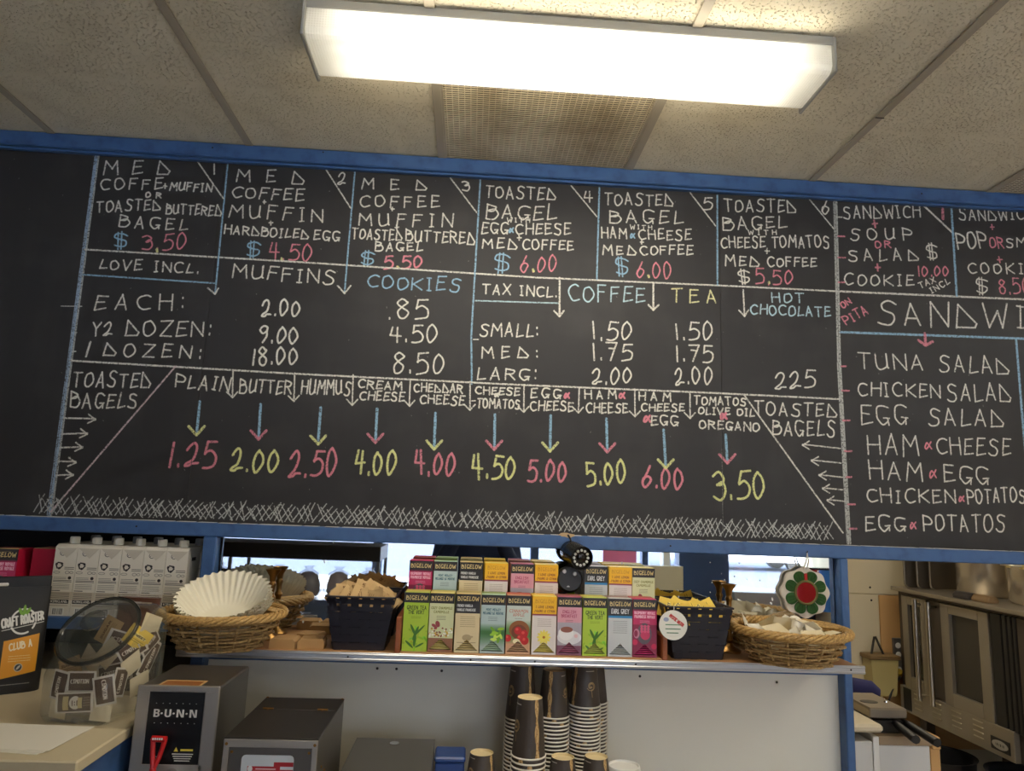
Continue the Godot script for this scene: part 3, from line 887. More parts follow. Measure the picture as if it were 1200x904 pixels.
func room():
	struct(bx(Vector3(-3.5, -.1, -2.6), Vector3(3.7, 0, 5.3)), "floor", M.floor)
	struct(bx(Vector3(-3.5, 0, -2.6), Vector3(-3.4, 2.72, 5.3)), "wall_left", M.brown_wall)
	struct(bx(Vector3(3.5, 0, -2.6), Vector3(3.6, 2.72, 5.3)), "wall_right", M.cream)
	var kb := struct(bx(Vector3(-3.5, 0, -2.56), Vector3(3.6, 2.72, -2.42)), "wall_back", M.cream)
	# kitchen cladding on the back wall: two cream sheets with a joint, a bare plywood strip
	struct(bx(Vector3(2.2, 1.125, -2.42), Vector3(3.4, 2.6, -2.405), .001), "panel", M.cream, kb)
	struct(bx(Vector3(2.2, .2, -2.42), Vector3(2.652, 1.122, -2.405), .001), "panel", M.cream, kb)
	struct(bx(Vector3(2.655, .2, -2.42), Vector3(3.4, 1.118, -2.400), .002), "plywood_strip", M.plywood, kb)
	for q in [[2.60, 1.165], [2.605, 1.085], [2.71, 1.05]]:
		var sc := new_st()
		lathe(sc, [Vector2(.007, 0), Vector2(.005, .003), Vector2(0, .003)], 8, xf(Vector3(q[0], q[1], -2.405), 90))
		struct(sc, "screw", M.dark_steel, kb)
	# the partition that carries the counter: dark behind the milk shelf, white sheet between the posts
	struct(bx(Vector3(-3.4, 0, -.46), Vector3(-.765, 2.7, -.38)), "wall_partition", M.dark_wall)
	struct(bx(Vector3(-.765, 0, -.38), Vector3(-.755, 1.48, -.03)), "wall_niche", M.dark_wall)
	var pan := struct(bx(Vector3(-.755, 0, -.03), Vector3(1.116, 1.17, 0)), "wall_counter", M.panel_white)
	struct(bx(Vector3(-.72, 1.142, 0), Vector3(1.116, 1.172, .012), .002), "blue_band", M.blue, pan)
	for q in [[-.245, 1.138], [-.19, 1.138], [-.06, 1.136], [.52, 1.135], [.93, 1.128]]:
		var sc := new_st()
		lathe(sc, [Vector2(.004, 0), Vector2(.003, .002), Vector2(0, .002)], 8, xf(Vector3(q[0], q[1] - .012, 0.0), 90))
		struct(sc, "screw", M.dark_steel, pan)
	struct(bx(Vector3(-.760, 0, -.03), Vector3(-.722, 1.482, .04), .003), "trim_1", M.blue)
	struct(bx(Vector3(1.116, 0, -.03), Vector3(1.141, 1.482, .04), .003), "trim_2", M.blue)
	struct(bx(Vector3(-.722, 1.17, -.034), Vector3(1.116, 1.484, .0005)), "wall_mirror_backing", M.dark_wall)
	# mirror on the wall between shelf and board
	var mi := thing("wall_mirror", "long wall mirror with paint specks, between the shelf and the chalkboard", "mirror", Vector3(.2, 1.209, .003))
	put(bx(Vector3(-.915, 0, -.002), Vector3(.912, .272, .002)), "glass", M.mirror, mi)
	var sp := new_st()
	rng.seed = 77
	for i in 70:
		var q := Vector3(rng.randf_range(.25, .88), rng.randf_range(.02, .26), .0021) if i < 34 else Vector3(rng.randf_range(-.88, .9), rng.randf_range(.03, .27), .0021)
		var r := rng.randf_range(.0007, .0026)
		prism(sp, ellipse(r, r * rng.randf_range(.7, 2.6), 7), .0003, xf(q, 0, 0, rng.randf_range(-40, 40)))
	put(sp, "paint_specks", M.speck, mi).set_meta("kind", "stuff")
	# shelf in front of the mirror
	var sh := thing("counter_shelf", "narrow brown wooden shelf with an aluminium front edge, under the mirror", "shelf", Vector3(0, 1.208, 0))
	put(bx(Vector3(-.72, -.020, -.02), Vector3(1.075, 0, .197), .001), "board", M.shelf_wood, sh)
	var al := new_st()
	box(al, Vector3(.175, -.010, .199), Vector3(1.83, .022, .004), .0008)
	box(al, Vector3(.175, -.004, .2018), Vector3(1.83, .004, .003), .0012)
	box(al, Vector3(.175, -.016, .2018), Vector3(1.83, .004, .003), .0012)
	put(al, "edge_strip", M.alu, sh)
	for x in [-.30, .02, .19, .46, 1.05]:
		var scw := new_st()
		lathe(scw, [Vector2(.003, 0), Vector2(.002, .0015), Vector2(0, .0015)], 8, xf(Vector3(x, -.010, .2005), 90))
		put(scw, "screw", M.dark_steel, sh)

func shop_front():
	# the shop's street side, behind the photographer: seen in the mirror, and where the daylight comes in
	var w := struct(bx(Vector3(-3.5, 0, 5.0), Vector3(3.6, .72, 5.12)), "wall_front", M.blue_dark)
	struct(bx(Vector3(-3.5, 2.36, 5.0), Vector3(3.6, 2.72, 5.12)), "lintel", M.cream, w)
	struct(bx(Vector3(-3.5, .72, 5.0), Vector3(-2.55, 2.36, 5.12)), "pier", M.blue_dark, w)
	struct(bx(Vector3(2.10, .72, 4.94), Vector3(2.60, 2.36, 5.12)), "pier", M.blue_dark, w)
	struct(bx(Vector3(1.74, .72, 5.0), Vector3(1.80, 2.36, 5.10)), "mullion", M.blue_dark, w)
	struct(bx(Vector3(1.95, .72, 4.98), Vector3(2.02, 2.36, 5.10)), "mullion", M.white_enamel, w)
	struct(bx(Vector3(-.93, .72, 5.0), Vector3(-.84, 2.36, 5.10)), "mullion", M.blue_dark, w)
	struct(bx(Vector3(.62, .72, 5.0), Vector3(.70, 2.36, 5.10)), "mullion", M.blue_dark, w)
	struct(bx(Vector3(-2.6, .70, 4.80), Vector3(3.5, .735, 5.0), .006), "sill", M.grey_paint, w)
	struct(bx(Vector3(2.60, .735, 4.80), Vector3(3.5, .85, 5.0), .006), "window_seat", M.grey_paint, w)
	var n := 1
	struct(bx(Vector3(-2.55, 1.36, 5.02), Vector3(-.93, 2.36, 5.10)), "blind", M.brown_wall, w)
	struct(bx(Vector3(-.84, 1.62, 5.02), Vector3(.62, 2.36, 5.10)), "blind", M.brown_wall, w)
	for q in [[-2.55, -.93, 1.36], [-.84, .62, 1.62], [.70, 1.74, 2.36], [1.80, 1.95, 2.36], [2.60, 3.5, 2.36]]:
		var g := struct(bx(Vector3(q[0], .73, 5.045), Vector3(q[1], q[2], 5.051)), "window_%d" % n, M.glass)
		n += 1
	struct(bx(Vector3(-30, -.12, 5.3), Vector3(40, -.02, 13.5)), "sidewalk", M.snow)
	struct(bx(Vector3(-30, -.16, 13.5), Vector3(40, -.06, 40)), "street", M.asphalt)
	struct(bx(Vector3(-30, -.1, 40), Vector3(40, 9, 41)), "far_building", M.far_wall)

func materials():
	mat("blue", rgb(66, 102, 152), .42)
	tri_map(M.blue, noise_tex(.03, [[0., Color(.80, .80, .82)], [.45, Color(.95, .95, .96)], [1., Color(1, 1, 1)]], 256, FastNoiseLite.TYPE_SIMPLEX_SMOOTH, 4), .5)
	mat("blue_dark", rgb(46, 70, 110), .45)
	mat("tbar", rgb(176, 166, 146), .5)
	mat("grille", rgb(222, 210, 184), .6)
	tri_map(M.grille, noise_tex(.012, [[0., Color(.62, .56, .50)], [.5, Color(.88, .86, .83)], [1., Color(1, 1, 1)]], 256, FastNoiseLite.TYPE_SIMPLEX_SMOOTH, 9), .8)
	mat("dark_wall", rgb(30, 28, 28), .9)
	mat("brown_wall", rgb(84, 66, 52), .8)
	mat("floor", rgb(168, 152, 132), .5)
	mat("cream", rgb(206, 192, 158), .6)
	mat("panel_white", rgb(222, 220, 210), .24)
	mat("plywood", rgb(196, 152, 96), .6)
	mat("white_enamel", rgb(222, 220, 212), .35)
	mat("fixture_paint", rgb(168, 166, 158), .45)
	mat("grey_paint", rgb(150, 152, 152), .5)
	mat("alu", rgb(206, 206, 206), .28, 1.0)
	mat("steel", rgb(172, 166, 158), .36, .6)
	mat("dark_steel", rgb(58, 54, 50), .45, .8)
	mat("shelf_wood", rgb(186, 138, 90), .5)
	mat("dust", rgb(196, 194, 186), .95)
	mat("speck", rgb(232, 232, 232), .6)
	mat("mirror", rgb(226, 230, 232), .015, 1.0)
	mat("snow", rgb(226, 228, 232), .8)
	mat("asphalt", rgb(84, 92, 110), .8)
	mat("far_wall", rgb(190, 194, 204), .8)
	var tl := mat("tile", rgb(236, 226, 202), .92)
	tri_map(tl, noise_tex(.006, [[0., Color(.93, .92, .90)], [.5, Color(.98, .98, .97)], [1., Color(1, 1, 1)]], 512, FastNoiseLite.TYPE_SIMPLEX_SMOOTH, 6, 4), .62)
	tl.heightmap_enabled = true
	tl.heightmap_texture = noise_tex(.07, [[0., Color.BLACK], [.17, Color(.2, .2, .2)], [.28, Color.WHITE], [1., Color.WHITE]], 1024, FastNoiseLite.TYPE_SIMPLEX_SMOOTH, 21, 2)
	tl.heightmap_scale = .6
	var gl := mat("glass", Color(.93, .96, .97, .06), .02)
	gl.transparency = BaseMaterial3D.TRANSPARENCY_ALPHA
	var le := mat("lens", rgb(250, 246, 234), .5)
	var pr := canvas(64, 64, Color.BLACK)
	for y in 64:
		for x in 64:
			var v := 1.0 - (absf((x & 15) - 7.5) + absf((y & 15) - 7.5)) / 15.0
			pr.set_pixel(x, y, Color(v, v, v))
	le.uv1_triplanar = true
	le.uv1_world_triplanar = true
	le.uv1_scale = Vector3.ONE / .024
	le.heightmap_enabled = true
	le.heightmap_texture = ImageTexture.create_from_image(pr)
	le.heightmap_scale = .25
	le.backlight_enabled = true
	le.backlight = Color(1, 1, 1)
	var tg := mat("tube_glow", rgb(255, 252, 244), .4)
	tg.emission_enabled = true
	tg.emission = Color(1.0, .97, .90)
	tg.emission_energy_multiplier = 4.2


# ---------------------------------------------------------------- things on the shelf
const GOLD := Color8(222, 196, 128)
const INK := Color8(38, 36, 38)

func tea_art(key: String) -> Image:
	# front 0..160 x 0..360, then columns of side colour (160-168) and lid colour (168-176)
	var d: Array = {
		"green": [rgb(176, 206, 60), rgb(150, 186, 30), rgb(202, 192, 84)], "chamomile": [rgb(216, 220, 172), rgb(206, 196, 120), rgb(206, 188, 86)], "vanilla": [rgb(226, 208, 164), rgb(196, 178, 120), rgb(176, 158, 100)],
		"mint": [rgb(186, 206, 206), rgb(150, 170, 130), rgb(128, 156, 74)], "apple": [rgb(206, 216, 206), rgb(160, 70, 48), rgb(198, 88, 58)], "lemon": [rgb(232, 222, 216), rgb(238, 196, 40), rgb(236, 190, 40)],
		"breakfast": [rgb(222, 158, 172), rgb(170, 100, 100), rgb(160, 98, 88)], "earl": [rgb(204, 208, 210), rgb(190, 190, 190), rgb(158, 128, 118)], "raspberry": [rgb(196, 44, 98), rgb(186, 22, 58), rgb(188, 78, 74)]}[key]
	var im := canvas(176, 360, d[0])
	im.fill_rect(Rect2i(160, 0, 8, 360), d[1])
	im.fill_rect(Rect2i(168, 0, 8, 360), d[2])
	var band := 62
	if key == "lemon":
		im.fill_rect(Rect2i(0, 0, 160, 112), rgb(246, 190, 22))
		im.fill_rect(Rect2i(0, 108, 160, 10), rgb(150, 60, 84))
		print_text(im, "BIGELOW", 20, 40, 120, 22, 3, rgb(214, 148, 14))
		print_text(im, "I LOVE LEMON", 22, 72, 116, 14, 2.6, rgb(160, 84, 20))
		print_text(im, "J'ADORE LE CITRON", 12, 97, 136, 13, 2.4, rgb(160, 84, 20))
		scribble_lines(im, 36, 140, 90, 5, 11, 2, rgb(150, 120, 120))
		for i in 12: blot(im, Vector2(80, 252) + Vector2(24, 0).rotated(i * TAU / 12), 22, 8, rgb(244, 226, 96), i * TAU / 12)
		blot(im, Vector2(80, 252), 9, 8, rgb(190, 120, 30))
		return im
	if key == "vanilla" or key == "earl": band = 58 if key == "vanilla" else 112
	im.fill_rect(Rect2i(0, 0, 160, band), INK)
	if key == "vanilla":
		for q in [[8, 62, 96, 18], [110, 62, 44, 18], [8, 84, 106, 30], [118, 84, 36, 22]]: im.fill_rect(Rect2i(q[0], q[1], q[2], q[3]), INK)
		im.fill_rect(Rect2i(0, 58, 160, 60), INK)
		print_text(im, "FRENCH VANILLA", 10, 78, 100, 14, 3, rgb(214, 214, 210))
		print_text(im, "VANILLE FRANCAISE", 10, 104, 120, 14, 3, rgb(214, 214, 210))
		scribble_lines(im, 34, 140, 96, 6, 12, 2.2, rgb(150, 120, 84))
		blot(im, Vector2(80, 268), 30, 20, rgb(184, 162, 124))
		blot(im, Vector2(112, 262), 9, 5, rgb(184, 162, 124))
		scribble_lines(im, 18, 298, 120, 1, 10, 2.4, rgb(120, 96, 70))
	print_text(im, "BIGELOW", 12, 44 if key != "vanilla" else 40, 136, 24, 4.6, GOLD)
	dab(im, Vector2(40, 13), Vector2(120, 13), 1.6, GOLD.darkened(.35))
	if key == "green":
		print_text(im, "GREEN TEA", 20, 104, 124, 22, 3.2, rgb(40, 60, 20))
		print_text(im, "THE VERT", 30, 132, 102, 22, 3.2, rgb(40, 60, 20))
		scribble_lines(im, 50, 148, 62, 2, 9, 1.6, rgb(90, 120, 30))
		for i in 26: blot(im, Vector2(rng.randf_range(4, 156), rng.randf_range(215, 356)), rng.randf_range(6, 26), rng.randf_range(3, 9), rgb(rng.randi_range(120, 196), rng.randi_range(180, 222), rng.randi_range(20, 70)), rng.randf_range(-1.6, 1.6))
		for q in [[84, 250, 46, 9, -1.2], [66, 230, 38, 8, 1.1], [104, 236, 52, 6, -.8], [80, 292, 40, 9, -1.5], [46, 318, 34, 7, .7], [112, 322, 30, 6, -.5]]: blot(im, Vector2(q[0], q[1]), q[2], q[3], rgb(64, 116, 34), q[4])
	elif key == "chamomile":
		print_text(im, "COZY CHAMOMILE", 12, 98, 136, 14, 2.4, rgb(130, 134, 64))
		print_text(im, "CAMOMILLE", 30, 122, 98, 14, 2.4, rgb(130, 134, 64))
		scribble_lines(im, 50, 142, 58, 3, 10, 2, rgb(80, 80, 60))
		for i in 46: blot(im, Vector2(rng.randf_range(6, 154), 205 + 60 * sqrt(rng.randf())), 6, 5, [rgb(246, 244, 232), rgb(214, 170, 60), rgb(140, 84, 60)][i % 3])
		im.fill_rect(Rect2i(0, 276, 160, 84), rgb(150, 104, 76))
		for q in [[34, 200, 16, 9, .5], [58, 190, 14, 20, -.4], [46, 214, 12, 8, -.6]]: blot(im, Vector2(q[0], q[1]), q[2], q[3], rgb(156, 74, 76), q[4])
	elif key == "mint":
		print_text(im, "MINT MEDLEY", 34, 98, 94, 14, 2.2, rgb(60, 100, 120))
		print_text(im, "MELANGE DE MENTHE", 14, 120, 132, 14, 2.4, rgb(60, 100, 120))
		scribble_lines(im, 50, 138, 58, 3, 10, 2, rgb(70, 90, 100))
		for y in range(176, 360): im.fill_rect(Rect2i(0, y, 160, 1), rgb(186, 206, 206).lerp(rgb(66, 116, 62), clampf((y - 176) / 50.0, 0, 1)).lerp(rgb(176, 190, 186), clampf((y - 240) / 80.0, 0, 1)))
		for i in 11: blot(im, Vector2(110, 236) + Vector2(rng.randf_range(-34, 30), rng.randf_range(-28, 42)), 22, 9, [rgb(156, 206, 52), rgb(206, 232, 96), rgb(112, 168, 34)][i % 3], rng.randf_range(-1.5, 1.5))
	elif key == "apple":
		print_text(im, "CINNAMON", 20, 104, 120, 18, 2.6, rgb(206, 122, 100))
		print_text(im, "APPLE", 44, 128, 72, 18, 2.6, rgb(206, 122, 100))
		scribble_lines(im, 56, 142, 50, 2, 9, 1.8, rgb(120, 90, 80))
		for y in range(150, 360): im.fill_rect(Rect2i(0, y, 160, 1), rgb(206, 216, 206).lerp(rgb(96, 140, 72), clampf((y - 150) / 60.0, 0, 1)).lerp(rgb(214, 168, 132), clampf((y - 250) / 50.0, 0, 1)))
		blot(im, Vector2(86, 210), 66, 56, rgb(150, 92, 44))
		blot(im, Vector2(86, 226), 50, 46, rgb(122, 68, 34))
		for q in [[78, 216, 24], [118, 236, 26], [124, 276, 26], [14, 264, 22], [92, 262, 20]]:
			blot(im, Vector2(q[0], q[1]), q[2], q[2], rgb(196, 34, 34))
			blot(im, Vector2(q[0] - 6, q[1] - 8), q[2] * .4, q[2] * .35, rgb(226, 84, 70))
		blot(im, Vector2(70, 282), 24, 16, rgb(244, 232, 186))
	elif key == "breakfast":
		print_text(im, "ENGLISH", 34, 100, 86, 18, 2.6, rgb(170, 60, 96))
		print_text(im, "BREAKFAST", 26, 126, 102, 18, 2.6, rgb(170, 60, 96))
		scribble_lines(im, 54, 144, 50, 2, 9, 2, rgb(120, 70, 84))
		im.fill_rect(Rect2i(0, 158, 160, 202), rgb(176, 168, 180))
		blot(im, Vector2(80, 250), 80, 44, rgb(228, 226, 230))
		blot(im, Vector2(58, 226), 50, 42, rgb(240, 238, 240))
		blot(im, Vector2(62, 202), 40, 18, rgb(150, 90, 74))
		blot(im, Vector2(124, 240), 12, 12, rgb(236, 196, 200))
		im.fill_rect(Rect2i(0, 300, 160, 60), rgb(134, 84, 106))
	elif key == "earl":
		print_text(im, "EARL GREY", 22, 92, 116, 28, 4, rgb(236, 236, 236))
		im.fill_rect(Rect2i(0, 106, 160, 14), rgb(58, 142, 200))
		scribble_lines(im, 34, 140, 92, 7, 12, 2.2, rgb(110, 112, 120))
	elif key == "raspberry":
		print_text(im, "RASPBERRY ROYALE", 12, 92, 136, 16, 3.4, rgb(246, 196, 214))
		print_text(im, "FRAMBOISE ROYALE", 12, 116, 136, 16, 3.4, rgb(246, 196, 214))
		scribble_lines(im, 48, 134, 66, 2, 10, 2.4, rgb(240, 176, 200))
		im.fill_rect(Rect2i(0, 62, 160, 8), rgb(120, 26, 60))
		im.fill_rect(Rect2i(0, 158, 160, 202), rgb(140, 34, 72))
		blot(im, Vector2(78, 214), 48, 66, rgb(96, 88, 96))
		blot(im, Vector2(84, 222), 32, 30, rgb(206, 60, 104))
		for i in 9: blot(im, Vector2(60 + (i % 3) * 22, 168 + (i / 3) * 16), 10, 9, rgb(224, 90, 130))
		blot(im, Vector2(26, 214), 20, 30, rgb(196, 128, 150))
		blot(im, Vector2(22, 214), 12, 20, rgb(140, 34, 72))
		for q in [[16, 268, 18], [142, 292, 18]]: blot(im, Vector2(q[0], q[1]), q[2], q[2], rgb(206, 40, 86))
	return im

const TW := .0655
const TH := .150
const TD := .072

func tea_uv(x: float, y: float) -> Vector2:
	return Vector2((x + TW * .5) / TW * 160.0 / 176.0, 1.0 - y / TH)

func tea_mesh(open: bool) -> ArrayMesh:
	var s := new_st()
	var h := TW * .5
	var ps := []
	if open:
		ps = [[[-h, 0], [h, 0], [h, .006], [-h, .006]], [[-h, .006], [-h * .9, .006], [0, .034], [-h, .034]], [[h, .006], [h * .9, .006], [0, .034], [h, .034]], [[-h, .034], [h, .034], [h, TH], [-h, TH]]]
	else:
		ps = [[[-h, 0], [h, 0], [h, TH], [-h, TH]]]
	for p in ps:
		face(s, p.map(func(q): return Vector3(q[0], q[1], 0)), Vector3.BACK, p.map(func(q): return tea_uv(q[0], q[1])))
	var side := [Vector2(164. / 176, .3), Vector2(164. / 176, .3), Vector2(164. / 176, .3), Vector2(164. / 176, .3)]
	var lid := [Vector2(172. / 176, .3), Vector2(172. / 176, .3), Vector2(172. / 176, .3), Vector2(172. / 176, .3)]
	for sx in [-h, h]: face(s, [Vector3(sx, 0, 0), Vector3(sx, TH, 0), Vector3(sx, TH, -TD), Vector3(sx, 0, -TD)], Vector3(sx, 0, 0), side)
	face(s, [Vector3(-h, TH, 0), Vector3(h, TH, 0), Vector3(h, TH, -TD), Vector3(-h, TH, -TD)], Vector3.UP, lid)
	face(s, [Vector3(-h, 0, 0), Vector3(h, 0, 0), Vector3(h, 0, -TD), Vector3(-h, 0, -TD)], Vector3.DOWN, side)
	face(s, [Vector3(-h, 0, -TD), Vector3(h, 0, -TD), Vector3(h, TH, -TD), Vector3(-h, TH, -TD)], Vector3.FORWARD, side)
	return mesh_of(s)

func tea_boxes():
	var inks := {"green": rgb(196, 206, 96), "chamomile": rgb(232, 214, 130), "vanilla": rgb(226, 202, 140), "mint": rgb(190, 216, 186), "apple": rgb(206, 164, 122), "lemon": rgb(242, 220, 110), "breakfast": rgb(196, 106, 136), "earl": rgb(206, 208, 206), "raspberry": rgb(206, 40, 110)}
	for k in inks:
		tex_mat("tea_" + k, tea_art(k), .42)
		mat("sachet_" + k, inks[k], .5)
	var opened := tea_mesh(true)
	var closed := tea_mesh(false)
	var sb := new_st()
	box(sb, Vector3.ZERO, Vector3(TW * .95, .0027, TD * .9), .0006)
	var smesh := mesh_of(sb)
	var flap := new_st()
	box(flap, Vector3(0, TH + .0006, -.012), Vector3(TW * .98, .0012, .02), .0004)
	var fmesh := mesh_of(flap)
	# rack
	var rk := thing("tea_rack", "brown wooden tier rack holding two rows of tea boxes", "rack", Vector3(.183, 1.2085, 0))
	put(bx(Vector3(-.349, 0, .010), Vector3(.349, .004, .195), .001), "base", M.shelf_wood, rk)
	put(bx(Vector3(-.349, .074, .012), Vector3(.349, .080, .112), .001), "step", M.shelf_wood, rk)
	put(bx(Vector3(-.349, .004, .106), Vector3(.349, .074, .112), .001), "riser", M.shelf_wood, rk)
	put(bx(Vector3(-.364, 0, .010), Vector3(-.350, .092, .198), .002), "end_board", M.rack_wood, rk)
	put(bx(Vector3(.350, 0, .010), Vector3(.364, .062, .198), .002), "end_board", M.rack_wood, rk)
	var front := [["green", "lime green tea box with a leaf picture, first of the front row"], ["chamomile", "pale yellow chamomile tea box with a butterfly, in the front row"], ["vanilla", "cream and black vanilla tea box in the front row"], ["mint", "grey-blue mint tea box with green leaves, in the front row"], ["apple", "tea box with red apples printed on it, in the front row"], ["lemon", "yellow and white lemon tea box in the front row"], ["breakfast", "pink breakfast tea box with a white cup, in the front row"], ["green", "lime green tea box between the breakfast and earl grey boxes"], ["earl", "grey earl grey tea box with a blue stripe, in the front row"], ["raspberry", "magenta raspberry tea box at the right end of the front row"]]
	for i in front.size():
		var key: String = front[i][0]
		var t := thing("tea_box", front[i][1], "tea box", Vector3(-.131 + i * .0687 + rng.randf_range(-.0006, .0006), 1.2135, .190 + rng.randf_range(-.002, .002)), deg_to_rad(rng.randf_range(-1.2, 1.2)), "tea boxes in the rack")
		put(closed if i == 0 else opened, "carton", M["tea_" + key], t)
		put(fmesh, "lid_flap", M["tea_lid_" + key] if M.has("tea_lid_" + key) else M["sachet_" + key], t)
		if i > 0: for k in 6: put(smesh, "sachet", M["sachet_" + key], t, Vector3(rng.randf_range(-.0008, .0008), .0088 + k * .0054, -TD * .5 - .0005))
	var back := [["raspberry", "magenta raspberry tea box at the left end of the back row"], ["mint", "pale mint tea box in the back row beside the raspberry one"], ["vanilla", "black and cream vanilla tea box in the back row"], ["lemon", "yellow lemon tea box in the back row beside the vanilla one"], ["breakfast", "pink breakfast tea box in the back row"], ["lemon", "yellow lemon tea box in the back row, directly left of the black camera"], ["earl", "grey earl grey tea box in the back row, directly right of the black camera"], ["lemon", "yellow lemon tea box in the back row between earl grey and chamomile"], ["chamomile", "pale chamomile tea box at the right end of the back row"]]
	var bxs := [-.130, -.061, .012, .083, .157, .226, .368, .438, .505]
	for i in back.size():
		var key: String = back[i][0]
		var t := thing("tea_box", back[i][1], "tea box", Vector3(bxs[i], 1.2893, .099), deg_to_rad(rng.randf_range(-2.5, 2.5)), "tea boxes in the rack")
		put(closed, "carton", M["tea_" + key], t)
		put(fmesh, "lid_flap", M["sachet_" + key], t)

func packet_mesh(w: float, h: float, puff: float) -> ArrayMesh:
	# a flat paper sachet lying in the xy plane, softly puffed, with crimped ends
	var s := new_st()
	var nx := 4
	var ny := 6
	for sd in [1.0, -1.0]:
		s.set_smooth_group(1)
		for i in nx:
			for j in ny:
				var q := []
				var uv := []
				for k in [[0, 0], [1, 0], [1, 1], [0, 1]]:
					var u := float(i + k[0]) / nx
					var v := float(j + k[1]) / ny
					var z := puff * pow(sin(PI * u), .6) * pow(sin(PI * clampf((v - .06) / .88, 0, 1)), .6) + .0004
					q.append(Vector3((u - .5) * w, (v - .5) * h, sd * z))
					uv.append(Vector2(u if sd > 0 else 1 - u, 1 - v))
				var c := face_order(q, sd)
				for n in c:
					s.set_uv(uv[n])
					s.add_vertex(q[n])
	return mesh_of(s)

func face_order(_q: Array, sd: float) -> Array:
	return [0, 2, 1, 0, 3, 2] if sd > 0 else [0, 1, 2, 0, 2, 3]

func black_basket(at: Vector3, label: String) -> Node3D:
	# woven strap basket, .183 wide at the rim, .135 at the foot, .14 high
	var t := thing("strap_basket", label, "basket", at, 0, "black woven baskets")
	var H := .140
	var half := func(y: float) -> Vector2: return Vector2(lerpf(.067, .0915, y / H), lerpf(.058, .082, y / H))
	for sd in 4:
		var b := Basis(Vector3.UP, sd * PI / 2)
		var along := 0 if sd % 2 == 0 else 1
		var cols := 6 if along == 0 else 5
		for i in cols:
			var s := new_st()
			var rows := 7
			for r in rows:
				var y0 := H * r / rows
				var y1 := H * (r + 1) / rows
				var h0: Vector2 = half.call(y0)
				var h1: Vector2 = half.call(y1)
				var off := .0024 if (i + r) % 2 == 0 else -.0020
				if r == rows - 1: off = 0.0
				var a0 := h0[along] * (2.0 * i / cols - 1.0) ; var a1 := h0[along] * (2.0 * (i + 1) / cols - 1.0)
				var c0 := h1[along] * (2.0 * i / cols - 1.0) ; var c1 := h1[along] * (2.0 * (i + 1) / cols - 1.0)
				var g := .0042 if r >= rows - 2 else .0018
				var o := 1 - along
				face(s, [b * Vector3(a0 + g, y0, h0[o] + off), b * Vector3(a1 - g, y0, h0[o] + off), b * Vector3(c1 - g, y1, h1[o] + off), b * Vector3(c0 + g, y1, h1[o] + off)], b * Vector3(0, 0, 1))
				face(s, [b * Vector3(a0 + g, y0, h0[o] + off - .0012), b * Vector3(a1 - g, y0, h0[o] + off - .0012), b * Vector3(c1 - g, y1, h1[o] + off - .0012), b * Vector3(c0 + g, y1, h1[o] + off - .0012)], b * Vector3(0, 0, -1))
			put(s, "strap", M.black_strap, t)
		for r in 7:
			var y0 := H * r / 7.0 + .0008
			var y1 := H * (r + 1) / 7.0 - (.0060 if r >= 5 else .0008)
			var s := new_st()
			var h0: Vector2 = half.call(y0)
			var h1: Vector2 = half.call(y1)
			var o := 1 - along
			face(s, [b * Vector3(-h0[along], y0, h0[o]), b * Vector3(h0[along], y0, h0[o]), b * Vector3(h1[along], y1, h1[o]), b * Vector3(-h1[along], y1, h1[o])], b * Vector3(0, 0, 1))
			face(s, [b * Vector3(-h0[along], y0, h0[o] - .001), b * Vector3(h0[along], y0, h0[o] - .001), b * Vector3(h1[along], y1, h1[o] - .001), b * Vector3(-h1[along], y1, h1[o] - .001)], b * Vector3(0, 0, -1))
			put(s, "band", M.black_strap, t)
	var rim := new_st()
	var hr: Vector2 = half.call(H)
	for sx in [-1., 1.]: box(rim, Vector3(sx * hr.x, H - .001, 0), Vector3(.005, .005, hr.y * 2 + .005), .0015)
	for sz in [-1., 1.]: box(rim, Vector3(0, H - .001, sz * hr.y), Vector3(hr.x * 2 + .005, .005, .005), .0015)
	put(rim, "rim", M.black_strap, t)
	put(bx(Vector3(-.066, 0, -.057), Vector3(.066, .002, .057)), "bottom", M.black_strap, t)
	return t

func wicker_basket(at: Vector3, label: String) -> Node3D:
	var t := thing("wicker_basket", label, "basket", at, 0, "round wicker baskets")
	var H := .082
	var rad := func(y: float) -> float: return lerpf(.096, .148, pow(clampf(y / H, 0, 1), .8))
	var N := 18
	for i in N:
		var pts := []
		for k in 7:
			var y := H * k / 6.0
			pts.append(Vector3(rad.call(y), y + .003, 0).rotated(Vector3.UP, TAU * i / N + .06))
		var s := new_st()
		tube(s, pts, .0034, 6)
		put(s, "stake", M.wicker_light, t)
	for r in 9:
		var y := .004 + r * .0086
		var pts := []
		for k in 132:
			var a := TAU * k / 132
			pts.append(Vector3(rad.call(y) + .0066 * sin(N * .5 * a + PI * r + .06 * N * .5), y + .0012 * sin(a * 3 + r), 0).rotated(Vector3.UP, a))
		var s := new_st()
		tube(s, pts, .0033, 5, true)
		put(s, "weaver", M.wicker_dark if r % 3 else M.wicker_light, t)
	for r in 5:
		var pts := []
		for k in 120:
			var a := TAU * k / 96
			var ph := a * 9 + TAU * r / 5
			pts.append(Vector3(.152 + .0085 * cos(ph), H + .004 + .0075 * sin(ph), 0).rotated(Vector3.UP, a))
		var s := new_st()
		tube(s, pts, .0050, 6, true)
		put(s, "rim_strand", M.wicker_rim, t)
	var bs := new_st()
	lathe(bs, [Vector2(0, .0002), Vector2(.097, .0002), Vector2(.099, .006), Vector2(.0, .006)], 32)
	put(bs, "base", M.wicker_dark, t)
	return t

